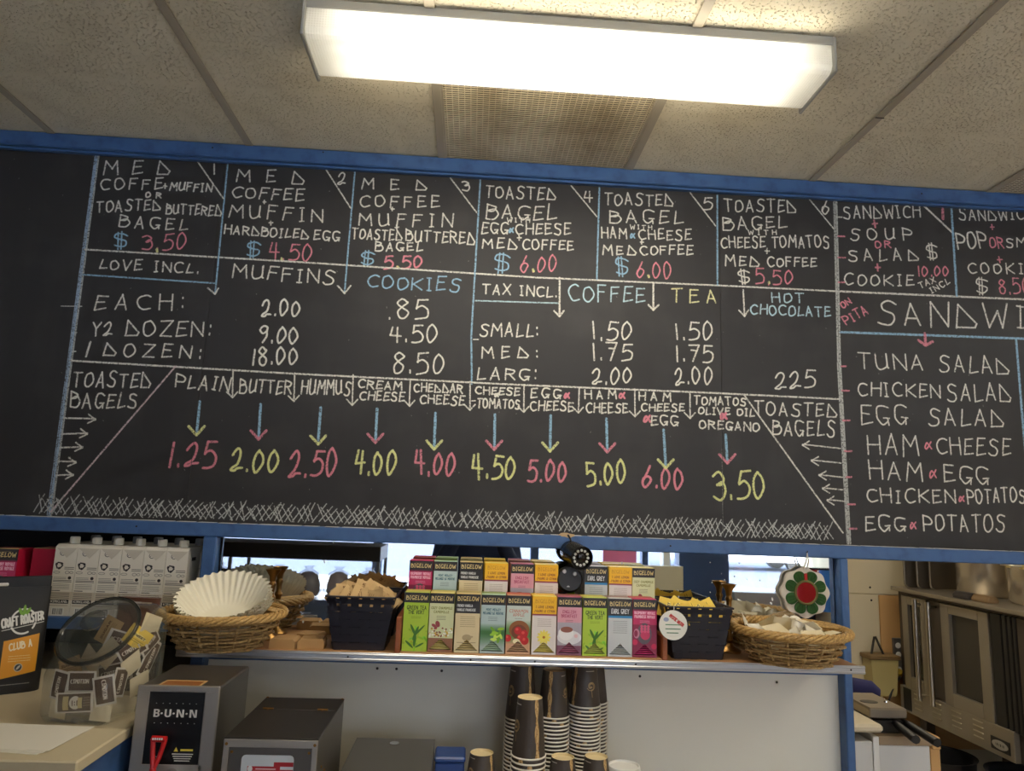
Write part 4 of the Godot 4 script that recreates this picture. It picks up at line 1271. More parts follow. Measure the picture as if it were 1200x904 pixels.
func filter_mesh() -> ArrayMesh:
	# fluted paper coffee filter: flat round floor and a pleated wall
	var s := new_st()
	var lobes := 36
	var seg := lobes * 6
	var rows := [[.0015, .0, 0.0], [.062, .0, 0.0], [.074, .006, .010], [.094, .032, .030], [.114, .060, .040], [.128, .078, .046]]
	for sd in [1, -1]:
		s.set_smooth_group(1 if sd > 0 else 2)
		for i in rows.size() - 1:
			for k in seg:
				var q := []
				for c in [[0, 0], [0, 1], [1, 1], [1, 0]]:
					var rw: Array = rows[i + c[0]]
					var a: float = TAU * (k + c[1]) / seg
					var rr: float = rw[0] * (1.0 + rw[2] * cos(lobes * a)) - (.0006 if sd < 0 else 0.0)
					q.append(Vector3(rr * cos(a), rw[1] + (.0006 if sd < 0 else 0.0) + .002 * sin(5 * a) * rw[2] * 10, rr * sin(a)))
				for n in ([0, 1, 2, 0, 2, 3] if sd > 0 else [0, 2, 1, 0, 3, 2]): s.add_vertex(q[n])
	return mesh_of(s)

func candlestick(at: Vector3, label: String):
	var t := thing("candlestick", label, "candlestick", at, 0, "brass candlesticks")
	var s := new_st()
	lathe(s, [Vector2(0, 0), Vector2(.034, 0), Vector2(.034, .004), Vector2(.026, .010), Vector2(.012, .016), Vector2(.008, .024), Vector2(.012, .032), Vector2(.008, .040), Vector2(.007, .060), Vector2(.011, .068), Vector2(.007, .076), Vector2(.008, .105), Vector2(.012, .112), Vector2(.007, .120), Vector2(.008, .140), Vector2(.011, .148), Vector2(.008, .156)], 20)
	put(s, "stem", M.brass, t)
	var c := new_st()
	lathe(c, [Vector2(.008, .156), Vector2(.010, .170), Vector2(.021, .187), Vector2(.022, .190), Vector2(.018, .189), Vector2(.009, .176), Vector2(0, .176)], 20)
	put(c, "cup", M.brass, t)

func shelf_things():
	tea_boxes()
	# kraft sugar packets and yellow sweetener packets in the strap baskets
	var kr := canvas(96, 128, rgb(206, 172, 120))
	print_text(kr, "SUGAR", 14, 50, 68, 14, 3, rgb(110, 74, 40))
	scribble_lines(kr, 14, 66, 66, 3, 12, 2.4, rgb(120, 84, 50))
	tex_mat("kraft", kr, .8)
	var ye := canvas(96, 128, rgb(240, 208, 92))
	blot(ye, Vector2(48, 56), 30, 14, rgb(250, 232, 150))
	print_text(ye, "SWEET", 22, 62, 52, 12, 3, rgb(60, 50, 40))
	scribble_lines(ye, 16, 82, 64, 2, 12, 2.4, rgb(120, 96, 40))
	tex_mat("yellow_paper", ye, .7)
	black_basket(Vector3(-.279, 1.2085, .112), "black woven strap basket heaped with brown sugar packets")
	black_basket(Vector3(.638, 1.2085, .112), "black woven strap basket with yellow packets and a round badge")
	var pm := packet_mesh(.052, .066, .0030)
	rng.seed = 31
	for i in 26:
		var o := put(pm, "sugar_packet", M.kraft)
		var lay := i / 9
		o.transform = xf(Vector3(-.279 + (-.062 + .0155 * (i % 9)) + rng.randf_range(-.004, .004), 1.318 + lay * .013 + .010 * (1 - absf((i % 9) - 4.5) / 4.5) + rng.randf_range(-.003, .003), .112 + [-.046, .044, .002][lay % 3] + rng.randf_range(-.008, .008)), rng.randf_range(-38, -8), rng.randf_range(-50, 50), rng.randf_range(40, 120))
		tag(o, "brown paper sugar packet heaped in the black strap basket", "packet", "brown sugar packets")
	for i in 20:
		var o := put(pm, "sweetener_packet", M.yellow_paper)
		var lay := i / 7
		o.transform = xf(Vector3(.638 + (-.058 + .019 * (i % 7)) + rng.randf_range(-.004, .004), 1.306 + lay * .012 + rng.randf_range(-.003, .004), .112 + [-.044, .046, .0][lay % 3] + rng.randf_range(-.008, .008)), rng.randf_range(-40, -6), rng.randf_range(-50, 50), rng.randf_range(50, 130))
		tag(o, "yellow paper sweetener packet heaped in the black strap basket", "packet", "yellow sweetener packets")
	# round badge hanging on the right basket
	var bd := canvas(128, 128, rgb(232, 230, 220))
	print_text(bd, "MYSTIC WATER", 46, 26, 74, 12, 3.6, rgb(186, 44, 40), .62)
	scribble_lines(bd, 30, 62, 66, 1, 10, 3.6, rgb(50, 120, 70))
	scribble_lines(bd, 30, 80, 66, 1, 10, 3.6, rgb(40, 100, 60))
	scribble_lines(bd, 36, 97, 50, 1, 10, 3.6, rgb(40, 100, 60))
	blot(bd, Vector2(32, 40), 12, 9, rgb(150, 160, 190))
	tex_mat("badge_print", bd, .35)
	var bg := thing("round_badge", "white round badge with red and green lettering, on the black basket", "badge", Vector3(.559, 1.302, .2065))
	var bs := new_st()
	prism(bs, ellipse(.0385, .0385, 32), .003, Transform3D(), Vector2(.077, .077))
	put(bs, "disc", M.badge_print, bg)
	var pin := new_st()
	tube(pin, [Vector3(.002, .030, -.0005), Vector3(.004, .042, -.004), Vector3(.006, .048, -.012)], .0012, 5)
	put(pin, "pin", M.steel, bg)
	# wicker baskets and what they hold
	wicker_basket(Vector3(-.640, 1.2085, .166), "round wicker basket holding white coffee filters, next to the blue post")
	wicker_basket(Vector3(.898, 1.2085, .164), "round wicker basket holding cream-coloured portions, under the crochet mirror")
	var fm := filter_mesh()
	for i in 9:
		var o := put(fm, "coffee_filter", M.filter_paper)
		var tilt := Basis(Vector3.RIGHT, deg_to_rad(15 + i * 1.2)) * Basis(Vector3.BACK, deg_to_rad(rng.randf_range(-2, 2)))
		o.transform = Transform3D(tilt * Basis(Vector3.UP, rng.randf_range(0, 6)).scaled(Vector3.ONE * .90), Vector3(-.632, 1.254, .168) + tilt * Vector3(0, i * .0042, 0))
		tag(o, "uppermost white fluted coffee filter, tilted open towards the room" if i == 8 else "white fluted coffee filter nested under the uppermost one", "filter", "coffee filters in the wicker basket")
	rng.seed = 41
	var cm := new_st()
	lathe(cm, [Vector2(0, 0), Vector2(.0125, 0), Vector2(.0165, .020), Vector2(.0195, .0205), Vector2(.0195, .0215), Vector2(0, .022)], 16)
	var cmesh := mesh_of(cm)
	var pk := packet_mesh(.064, .050, .0046)
	for i in 34:
		var a := i * 2.399
		var r := .116 * sqrt((i % 17 + .4) / 17.0)
		var lay := i / 17
		var p := Vector3(.898 + r * cos(a), 1.272 + lay * .018 + .016 * (1 - r / .11), .164 + r * sin(a))
		if i % 4 == 3:
			var o := put(cmesh, "creamer_cup", M.cream_plastic)
			o.transform = xf(p, rng.randf_range(10, 75), rng.randf_range(-60, 60), rng.randf_range(-30, 30))
			tag(o, "small cream plastic creamer cup lying in the wicker basket", "creamer", "creamer cups in the wicker basket")
		else:
			var o := put(pk, "creamer_packet", M.cream_paper if i % 3 else M.cream_plastic)
			o.transform = xf(p, rng.randf_range(-75, -25), rng.randf_range(-180, 180), rng.randf_range(-40, 40))
			tag(o, "cream paper packet lying in the wicker basket", "packet", "cream packets in the wicker basket")
	candlestick(Vector3(-.552, 1.2085, .044), "brass candlestick behind the basket of coffee filters")
	candlestick(Vector3(.772, 1.2085, .046), "brass candlestick beside the basket under the crochet mirror")
	# folded cardboard pieces
	for q in [[-.476, .150, -4., .0], [-.405, .148, 3., .0], [-.425, .075, -8., .0]]:
		var s := new_st()
		var poly := PackedVector2Array([Vector2(-.034, 0), Vector2(.034, 0), Vector2(.034, .018), Vector2(.028, .025), Vector2(-.028, .025), Vector2(-.034, .018)])
		prism(s, poly, .062, Transform3D(Basis(), Vector3(0, 0, -.031)))
		var o := put(s, "cardboard_sleeve", M.cardboard)
		o.position = Vector3(q[0], 1.2085, q[1])
		o.rotation_degrees = Vector3(0, q[2], 0)
		tag(o, ["brown cardboard sleeve on the shelf beside the filter basket", "brown cardboard sleeve on the shelf against the black sugar basket", "brown cardboard sleeve lying behind the other two, near the mirror"][[-.476, -.405, -.425].find(q[0])], "sleeve", "cardboard sleeves on the shelf")
	# security camera on its foot, among the back row
	var cam := thing("security_camera", "small black camera with a ring of lights, among the tea boxes", "camera", Vector3(.294, 1.2893, .076))
	cam.scale = Vector3.ONE * 1.14
	var ft := new_st()
	lathe(ft, [Vector2(0, 0), Vector2(.030, 0), Vector2(.030, .006), Vector2(.012, .012), Vector2(.009, .050), Vector2(0, .050)], 20)
	put(ft, "foot", M.black_plastic, cam)
	var jt := new_st()
	lathe(jt, [Vector2(0, 0), Vector2(.030, 0), Vector2(.033, .005), Vector2(.033, .022), Vector2(.028, .030), Vector2(0, .030)], 24, xf(Vector3(-.002, .096, -.004), 82))
	put(jt, "mount_disc", M.black_plastic, cam)
	for q in [[-.016, .118], [.010, .113], [-.006, .080]]:
		var sc := new_st()
		lathe(sc, [Vector2(.0055, 0), Vector2(.004, .003), Vector2(0, .003)], 8, xf(Vector3(q[0], q[1], .0255), 84))
		put(sc, "screw", M.steel, cam)
	var hx := xf(Vector3(.002, .165, -.028), 98, 14)
	var bd2 := new_st()
	lathe(bd2, [Vector2(0, 0), Vector2(.024, 0), Vector2(.0275, .006), Vector2(.0275, .075), Vector2(.026, .079), Vector2(.0, .079)], 28, hx)
	put(bd2, "body", M.black_gloss, cam)
	var hood := new_st()
	lathe(hood, [Vector2(.0295, .030), Vector2(.0295, .086), Vector2(.027, .086), Vector2(.027, .080)], 28, hx)
	put(hood, "hood", M.black_gloss, cam)
	for i in 12:
		var led := new_st()
		var p := hx * Vector3(.0185 * cos(TAU * i / 12), .0795, .0185 * sin(TAU * i / 12))
		lathe(led, [Vector2(.0036, 0), Vector2(.0032, .002), Vector2(0, .0032)], 8, Transform3D(hx.basis, p))
		put(led, "diode", M.led_lens, cam)
	var ln := new_st()
	lathe(ln, [Vector2(.010, .079), Vector2(.010, .082), Vector2(.007, .0835), Vector2(0, .0845)], 16, hx)
	put(ln, "lens", M.black_gloss, cam)
	var cb := new_st()
	tube(cb, [Vector3(.002, .165, -.030), Vector3(.000, .178, -.046), Vector3(.004, .181, -.030), Vector3(.006, .182, -.015), Vector3(.005, .195, -.030), Vector3(-.002, .206, -.0300)], .0022, 6)
	put(cb, "cable", M.black_plastic, cam)
	var chip := new_st()
	rng.seed = 8
	var cp := PackedVector2Array()
	for i in 16: cp.append(Vector2(.026 * cos(TAU * i / 16), .0075 * sin(TAU * i / 16)) * rng.randf_range(.6, 1.1))
	prism(chip, cp, .0006, xf(Vector3(.290, 1.5225, .0402)))
	var co := put(chip, "chipped_patch", M.raw_wood)
	tag(co, "bare chipped patch where the camera cable enters the blue rail", "patch")
	# crochet mirror hanging from the rail
	var orn := thing("crochet_mirror", "round mirror in a green crochet flower with a white felt border, hanging from the rail", "ornament", Vector3(1.013, 1.379, .0225), 0.0)
	var oc := PackedVector2Array()
	for i in 64:
		var a := TAU * i / 64 + .39
		oc.append(Vector2(cos(a), sin(a)) * (.0715 + .0035 * cos(8 * (a - .39 - PI / 8))))
	var fs := new_st()
	prism(fs, oc, .012, xf(Vector3(0, 0, -.008)))
	put(fs, "felt_border", M.felt, orn)
	for i in 8:
		var a := TAU * i / 8 + PI / 8
		var ps := new_st()
		var pts := PackedVector2Array()
		for k in 20:
			var b := TAU * k / 20
			pts.append(Vector2(.045 + .0195 * cos(b), .0165 * sin(b) * (1.0 + .25 * cos(b))))
		prism(ps, pts, .006, Transform3D(Basis(Vector3.BACK, a), Vector3(0, 0, .003)))
		put(ps, "petal", M.green_yarn, orn)
		var rb := new_st()
		for k in 3: tube(rb, [Vector3(.034, (k - 1) * .006, .0092).rotated(Vector3.BACK, a), Vector3(.060, (k - 1) * .0095, .0092).rotated(Vector3.BACK, a)], .0016, 5)
		put(rb, "stitches", M.green_yarn, orn)
	var rg := new_st()
	var rp := []
	for i in 40: rp.append(Vector3(.033 * cos(TAU * i / 40), .033 * sin(TAU * i / 40), .009))
	tube(rg, rp, .0038, 7, true)
	put(rg, "ring", M.olive_yarn, orn)
	var ms := new_st()
	prism(ms, ellipse(.031, .031, 36), .0022, xf(Vector3(0, 0, .0075)))
	put(ms, "mirror_glass", M.mirror, orn)
	var lp := new_st()
	tube(lp, [Vector3(-.004, .066, .002), Vector3(-.003, .092, .022), Vector3(.000, .118, .0225), Vector3(.004, .092, .022), Vector3(.006, .066, .003)], .0020, 5)
	put(lp, "loop", M.felt, orn)
	var bow := new_st()
	box(bow, Vector3(0, .045, .0095), Vector3(.009, .022, .002), .0008)
	put(bow, "red_thread", M.red_yarn, orn)
	var hk := new_st()
	tube(hk, [Vector3(1.013, 1.497, .0385), Vector3(1.013, 1.4975, .047), Vector3(1.013, 1.502, .0485)], .0014, 5)
	tag(put(hk, "hook", M.dark_steel), "dark nail in the blue rail that carries the crochet mirror", "nail")
	# metal bell-shaped foot behind the right basket
	var lamp := new_st()
	lathe(lamp, [Vector2(0, 0), Vector2(.030, 0), Vector2(.030, .005), Vector2(.020, .016), Vector2(.010, .030), Vector2(.007, .060), Vector2(0, .060)], 20)
	var lo := put(lamp, "brass_stand", M.brass)
	lo.position = Vector3(1.072, 1.2085, .050)
	tag(lo, "small brass stand behind the wicker basket, beside the blue post", "stand")

func shelf_materials():
	mat("rack_wood", rgb(150, 84, 50), .5)
	mat("black_strap", rgb(38, 38, 48), .38)
	mat("wicker_light", rgb(214, 182, 128), .6)
	mat("wicker_dark", rgb(176, 146, 98), .65)
	mat("wicker_rim", rgb(216, 178, 114), .5)
	var fp := mat("filter_paper", rgb(240, 234, 214), .85)
	fp.backlight_enabled = true
	fp.backlight = Color(.35, .33, .28)
	mat("cream_paper", rgb(226, 212, 178), .7)
	mat("cream_plastic", rgb(238, 230, 210), .4)
	mat("brass", rgb(150, 112, 62), .35, 1.0)
	mat("cardboard", rgb(182, 142, 92), .85)
	mat("black_plastic", rgb(26, 25, 26), .45)
	mat("black_gloss", rgb(24, 24, 26), .2)
	mat("led_lens", rgb(226, 226, 220), .2)
	mat("raw_wood", rgb(196, 166, 126), .9)
	mat("felt", rgb(214, 204, 190), .95)
	mat("green_yarn", rgb(44, 82, 36), .95)
	mat("olive_yarn", rgb(104, 96, 56), .95)
	mat("red_yarn", rgb(170, 40, 40), .9)
	for k in ["wicker_light", "wicker_dark", "wicker_rim"]:
		tri_map(M[k], noise_tex(.05, [[0., Color(.55, .5, .42)], [.5, Color(.9, .88, .84)], [1., Color(1, 1, 1)]], 256, FastNoiseLite.TYPE_SIMPLEX_SMOOTH, 3), .12)

# ---------------------------------------------------------------- left: milk shelf, counter, jar, coffee
func rel(lo: Vector3, hi: Vector3, at: Vector3, bev := 0.0) -> SurfaceTool:
	return bx(lo - at, hi - at, bev)

func carton_art() -> Image:
	var im := canvas(160, 512, rgb(228, 222, 208))
	var k := rgb(44, 42, 44)
	var g := rgb(120, 116, 110)
	for i in 18: dab(im, Vector2(56, 44) + Vector2(19, 0).rotated(i * TAU / 18), Vector2(56, 44) + Vector2(19, 0).rotated((i + 1) * TAU / 18), 4, k)
	line(im, Vector2(46, 52), Vector2(56, 36), 3, k); line(im, Vector2(56, 36), Vector2(68, 46), 3, k)
	for i in 3: # recycling arrows
		var a := i * TAU / 3 - PI / 2
		var c := Vector2(42, 138)
		line(im, c + Vector2(24, 0).rotated(a - .5), c + Vector2(24, 0).rotated(a + .75), 10, k)
		blot(im, c + Vector2(22, 0).rotated(a + 1.0), 9, 9, k)
	blot(im, Vector2(42, 138), 9, 9, rgb(222, 216, 202))
	scribble_lines(im, 84, 152, 66, 2, 12, 5, g)
	for q in [[30, 190, 24, 10], [106, 190, 16, 12], [136, 190, 14, 10]]:
		blot(im, Vector2(q[0], q[1]), q[2], q[3], g); blot(im, Vector2(q[0], q[1]), q[2] - 3, q[3] - 3, rgb(222, 216, 202))
	blot(im, Vector2(128, 230), 12, 12, k)
	scribble_lines(im, 14, 228, 90, 2, 10, 3, g)
	scribble_lines(im, 14, 250, 130, 2, 10, 4, k)
	scribble_lines(im, 14, 278, 120, 4, 11, 3, g)
	line(im, Vector2(12, 326), Vector2(70, 326), 5, k)
	im.fill_rect(Rect2i(0, 334, 160, 62), rgb(206, 194, 172))
	scribble_lines(im, 10, 344, 132, 4, 12, 4, rgb(84, 76, 66))
	im.fill_rect(Rect2i(8, 392, 136, 30), k)
	print_text(im, "KIRKLAND", 18, 414, 116, 16, 4, rgb(226, 222, 212))
	scribble_lines(im, 10, 436, 130, 1, 10, 4, rgb(160, 146, 120))
	im.fill_rect(Rect2i(30, 452, 90, 60), rgb(236, 234, 226))
	var x := 38
	while x < 110:
		var w := rng.randi_range(1, 5)
		im.fill_rect(Rect2i(x, 458, w, 44), k)
		x += w + rng.randi_range(2, 5)
	return im

func milk_cartons():
	tex_mat("carton_print", carton_art(), .4)
	var W := .0606
	var H := .188
	var D := .088
	var s := new_st()
	var h := W * .5
	var T := .197
	face(s, [Vector3(-h, 0, 0), Vector3(h, 0, 0), Vector3(h, H, 0), Vector3(-h, H, 0)], Vector3.BACK, [Vector2(0, 1), Vector2(1, 1), Vector2(1, 0), Vector2(0, 0)])
	var pl := [Vector2(.02, .17), Vector2(.02, .17), Vector2(.02, .17), Vector2(.02, .17)]
	face(s, [Vector3(-h, H, 0), Vector3(h, H, 0), Vector3(h, T, -.012), Vector3(-h, T, -.012)], Vector3(0, .5, 1), pl)
	face(s, [Vector3(-h, T, -.012), Vector3(h, T, -.012), Vector3(h, T, -D), Vector3(-h, T, -D)], Vector3.UP, pl)
	for sx in [-h, h]: face(s, [Vector3(sx, 0, 0), Vector3(sx, H, 0), Vector3(sx, T, -.012), Vector3(sx, T, -D), Vector3(sx, 0, -D)], Vector3(sx, 0, 0), [pl[0], pl[0], pl[0], pl[0], pl[0]])
	face(s, [Vector3(-h, 0, -D), Vector3(h, 0, -D), Vector3(h, T, -D), Vector3(-h, T, -D)], Vector3.FORWARD, pl)
	face(s, [Vector3(-h, 0, 0), Vector3(h, 0, 0), Vector3(h, 0, -D), Vector3(-h, 0, -D)], Vector3.DOWN, pl)
	var body := mesh_of(s)
	var fl := new_st()
	prism(fl, PackedVector2Array([Vector2(-h * .9, H - .002), Vector2(h * .95, H - .002), Vector2(h * .12, H - .029)]), .0012, Transform3D(Basis(), Vector3(0, 0, .0002)))
	var flap := mesh_of(fl)
	var cp := new_st()
	lathe(cp, [Vector2(.0125, 0), Vector2(.0125, .018), Vector2(.0115, .0195), Vector2(0, .0195)], 18)
	for i in 18: box(cp, Vector3(.0125, .0090, 0).rotated(Vector3.UP, TAU * i / 18), Vector3(.0012, .015, .0012), 0, Basis(Vector3.UP, TAU * i / 18))
	var cap := mesh_of(cp)
	var side := new_st()
	box(side, Vector3(h + .0003, T - .034, -.045), Vector3(.0004, .010, .030))
	var stripe := mesh_of(side)
	for row in 2:
		for k in 6:
			var end := " at the left end" if k == 0 else (" at the right end, by the post" if k == 5 else "")
			var t := thing("milk_carton", ("white drink carton with barcode, front row%s" % (end if end != "" else ", number %s from the left" % ["", "two", "three", "four", "five"][k])) if row == 0 else "white drink carton with a grey cap in the hidden back row", "carton", Vector3(-1.140 + k * .0618 + row * .010, 1.2505, .028 - row * .094), 0, "drink cartons on the blue shelf")
			put(body, "body", M.carton_print, t)
			put(flap, "fold_flap", M.carton_fold, t)
			put(cap, "cap", M.cap_white if row == 0 else M.cap_grey, t, Vector3(.004, T, -.030))
			if row == 0: put(stripe, "side_stripe", M.ink, t)

func left_side():
	var shelf := thing("milk_shelf", "blue painted shelf under the board, carrying the drink cartons", "shelf", Vector3(-1.35, 1.2495, 0))
	put(bx(Vector3(-.65, -.016, -.378), Vector3(.583, 0, .030), .001), "board", M.blue, shelf)
	put(bx(Vector3(-.65, -.032, .030), Vector3(.583, 0, .042), .002), "front_edge", M.blue, shelf)
	milk_cartons()
	# red tea boxes beside the cartons
	for q in [[-1.306, .036, 6., "raspberry", "magenta tea box with a black label, partly out of frame, beside the milk cartons"], [-1.222, -.020, 0., "raspberry", "plain red side of a second tea box, touching the first carton"]]:
		var t := thing("large_tea_box", q[4], "tea box", Vector3(q[0], 1.2505, q[1]), deg_to_rad(q[2]), "tea boxes on the milk shelf")
		var s := new_st()
		var h := .038
		var side := [Vector2(164. / 176, .3), Vector2(164. / 176, .3), Vector2(164. / 176, .3), Vector2(164. / 176, .3)]
		var fr := [Vector2(0, 1), Vector2(160. / 176, 1), Vector2(160. / 176, 0), Vector2(0, 0)]
		face(s, [Vector3(-h, 0, 0), Vector3(h, 0, 0), Vector3(h, .178, 0), Vector3(-h, .178, 0)], Vector3.BACK, fr if q[2] > 0 else side)
		for sx in [-h, h]: face(s, [Vector3(sx, 0, 0), Vector3(sx, .178, 0), Vector3(sx, .178, -.08), Vector3(sx, 0, -.08)], Vector3(sx, 0, 0), side)
		face(s, [Vector3(-h, .178, 0), Vector3(h, .178, 0), Vector3(h, .178, -.08), Vector3(-h, .178, -.08)], Vector3.UP, [Vector2(172. / 176, .3), Vector2(172. / 176, .3), Vector2(172. / 176, .3), Vector2(172. / 176, .3)])
		face(s, [Vector3(-h, 0, -.08), Vector3(h, 0, -.08), Vector3(h, .178, -.08), Vector3(-h, .178, -.08)], Vector3.FORWARD, side)
		face(s, [Vector3(-h, 0, 0), Vector3(h, 0, 0), Vector3(h, 0, -.08), Vector3(-h, 0, -.08)], Vector3.DOWN, side)
		put(s, "carton", M.tea_raspberry, t)
		var fl := new_st()
		box(fl, Vector3(0, .1786, -.010), Vector3(.072, .001, .018))
		put(fl, "lid_flap", M.sachet_vanilla, t)
	# cream counter
	var c := thing("side_counter", "cream laminate counter with blue sides, under the milk shelf", "counter", Vector3(-1.4, 0, .16))
	put(bx(Vector3(-.6, 1.076, -.53), Vector3(.688, 1.10, .53), .003), "top", M.laminate, c)
	put(bx(Vector3(-.6, 0, -.52), Vector3(.680, 1.076, .522), .002), "body", M.blue, c)
	put(bx(Vector3(-.6, 1.030, .522), Vector3(.684, 1.076, .528), .001), "front_board", M.blue, c)
	# sheets of paper
	for k in 3:
		var s := new_st()
		box(s, Vector3.ZERO, Vector3(.20, .0007, .150))
		var o := put(s, "paper_sheet", M.paper)
		o.transform = xf(Vector3(-.892 + k * .003, 1.1006 + k * .0009, .572 - k * .004), 0, -8 + k * 2.5, 0)
		tag(o, ["lowest white paper sheet on the cream counter", "middle white paper sheet on the cream counter", "topmost white paper sheet on the cream counter"][k], "paper", "paper sheets on the counter")
	coffee_bag()
	sugar_jar()
	# plastic-wrapped brown bag behind the jar
	var t := thing("brown_bag", "brown paper bag in crinkled clear plastic, behind the jar", "bag", Vector3(-.862, 1.1005, .160), deg_to_rad(-6))
	var s := new_st()
	loft_bag(s, .056, .036, .225, .7, 5)
	put(s, "bag", M.brown_bag, t)
	var w := new_st()
	loft_bag(w, .060, .040, .245, .95, 9)
	put(w, "wrapper", M.plastic, t)

# soft upright bag: half width, half depth, height; pinch 0..1 keeps that much depth at the top
func loft_bag(s: SurfaceTool, hw: float, hd: float, H: float, pinch: float, seed_: int, uv_front := false):
	var n := FastNoiseLite.new()
	n.seed = seed_
	n.frequency = 9.0
	var rows := 14
	var seg := 28
	var grid := []
	for r in rows + 1:
		var v := float(r) / rows
		var ring := []
		for k in seg:
			var a := TAU * k / seg
			var cx := signf(cos(a)) * pow(absf(cos(a)), .45)
			var cz := signf(sin(a)) * pow(absf(sin(a)), .55)
			var d := hd * lerpf(1.0, 1.0 - pinch, smoothstep(.25, 1.0, v)) * (1.0 + .08 * sin(PI * v))
			var p := Vector3(cx * hw * (1.0 - .03 * v), v * H, cz * maxf(d, .002))
			p += Vector3(0, 0, n.get_noise_3d(p.x * 1.5, p.y, p.z) * .006 * sin(PI * minf(v * 1.2, 1.0)))
			ring.append(p)
		grid.append(ring)
	s.set_smooth_group(1)
	for r in rows:
		for k in seg:
			var k1 := (k + 1) % seg
			var q := [grid[r][k], grid[r + 1][k], grid[r + 1][k1], grid[r][k1]]
			var front: bool = uv_front and sin(TAU * (k + .5) / seg) > 0.0
			for i in [0, 2, 3, 0, 1, 2]:
				var p: Vector3 = q[i]
				s.set_uv(Vector2(p.x / hw * .5 + .5, 1.0 - p.y / H) if front else Vector2(.02, .02))
				s.add_vertex(p)
	s.set_smooth_group(-1)
	face(s, grid[0], Vector3.DOWN)
	face(s, grid[rows], Vector3.UP)

func coffee_bag():
	var im := canvas(256, 384, rgb(30, 29, 28))
	var w := rgb(222, 220, 214)
	for i in 40:
		var a := i * TAU / 40
		if a > .55 and a < 1.0: continue
		dab(im, Vector2(164, 126) + Vector2(44, 0).rotated(a), Vector2(164, 126) + Vector2(44, 0).rotated(a + .16), 7, w)
	for x in 150: im.fill_rect(Rect2i(90 + x, 114 - int(x * .16), 1, 36), rgb(30, 29, 28))
	for q in [[-.5, 16], [0., 20], [.5, 16]]: blot(im, Vector2(164, 86) + Vector2(q[0] * 26, -absf(q[0]) * -10), 6, q[1], rgb(116, 164, 52), q[0])
	print_text(im, "CRAFT ROASTER", 92, 146, 146, 30, 6.5, w, -.16)
	line(im, Vector2(92, 156), Vector2(238, 132), 2.5, w)
	for x in 124: im.fill_rect(Rect2i(104 + x, 192 - int(x * .16), 1, 136), rgb(226, 152, 30))
	print_text(im, "CLUB A", 128, 228, 78, 24, 4.5, rgb(246, 232, 200), -.16)
	scribble_lines(im, 128, 248, 76, 3, 9, 2.2, rgb(240, 206, 140))
	blot(im, Vector2(166, 290), 15, 15, rgb(196, 190, 176)); blot(im, Vector2(166, 290), 12, 12, rgb(60, 58, 52)); blot(im, Vector2(166, 290), 4, 10, rgb(196, 190, 176), .7)
	scribble_lines(im, 112, 350, 100, 1, 9, 3, rgb(150, 146, 138))
	tex_mat("coffee_print", im, .5)
	var t := thing("coffee_bag", "black coffee bag with a white ring logo and an orange label", "bag", Vector3(-1.142, 1.1005, .225), deg_to_rad(34))
	var s := new_st()
	loft_bag(s, .076, .042, .250, .93, 3, true)
	put(s, "bag", M.coffee_print, t)
	var f := new_st()
	box(f, Vector3(0, .262, -.002), Vector3(.144, .030, .007), .002)
	put(f, "folded_top", M.black_plastic, t)
	var tie := new_st()
	box(tie, Vector3(-.03, .258, .004), Vector3(.02, .008, .006), .002)
	put(tie, "tin_tie", M.white_enamel, t)

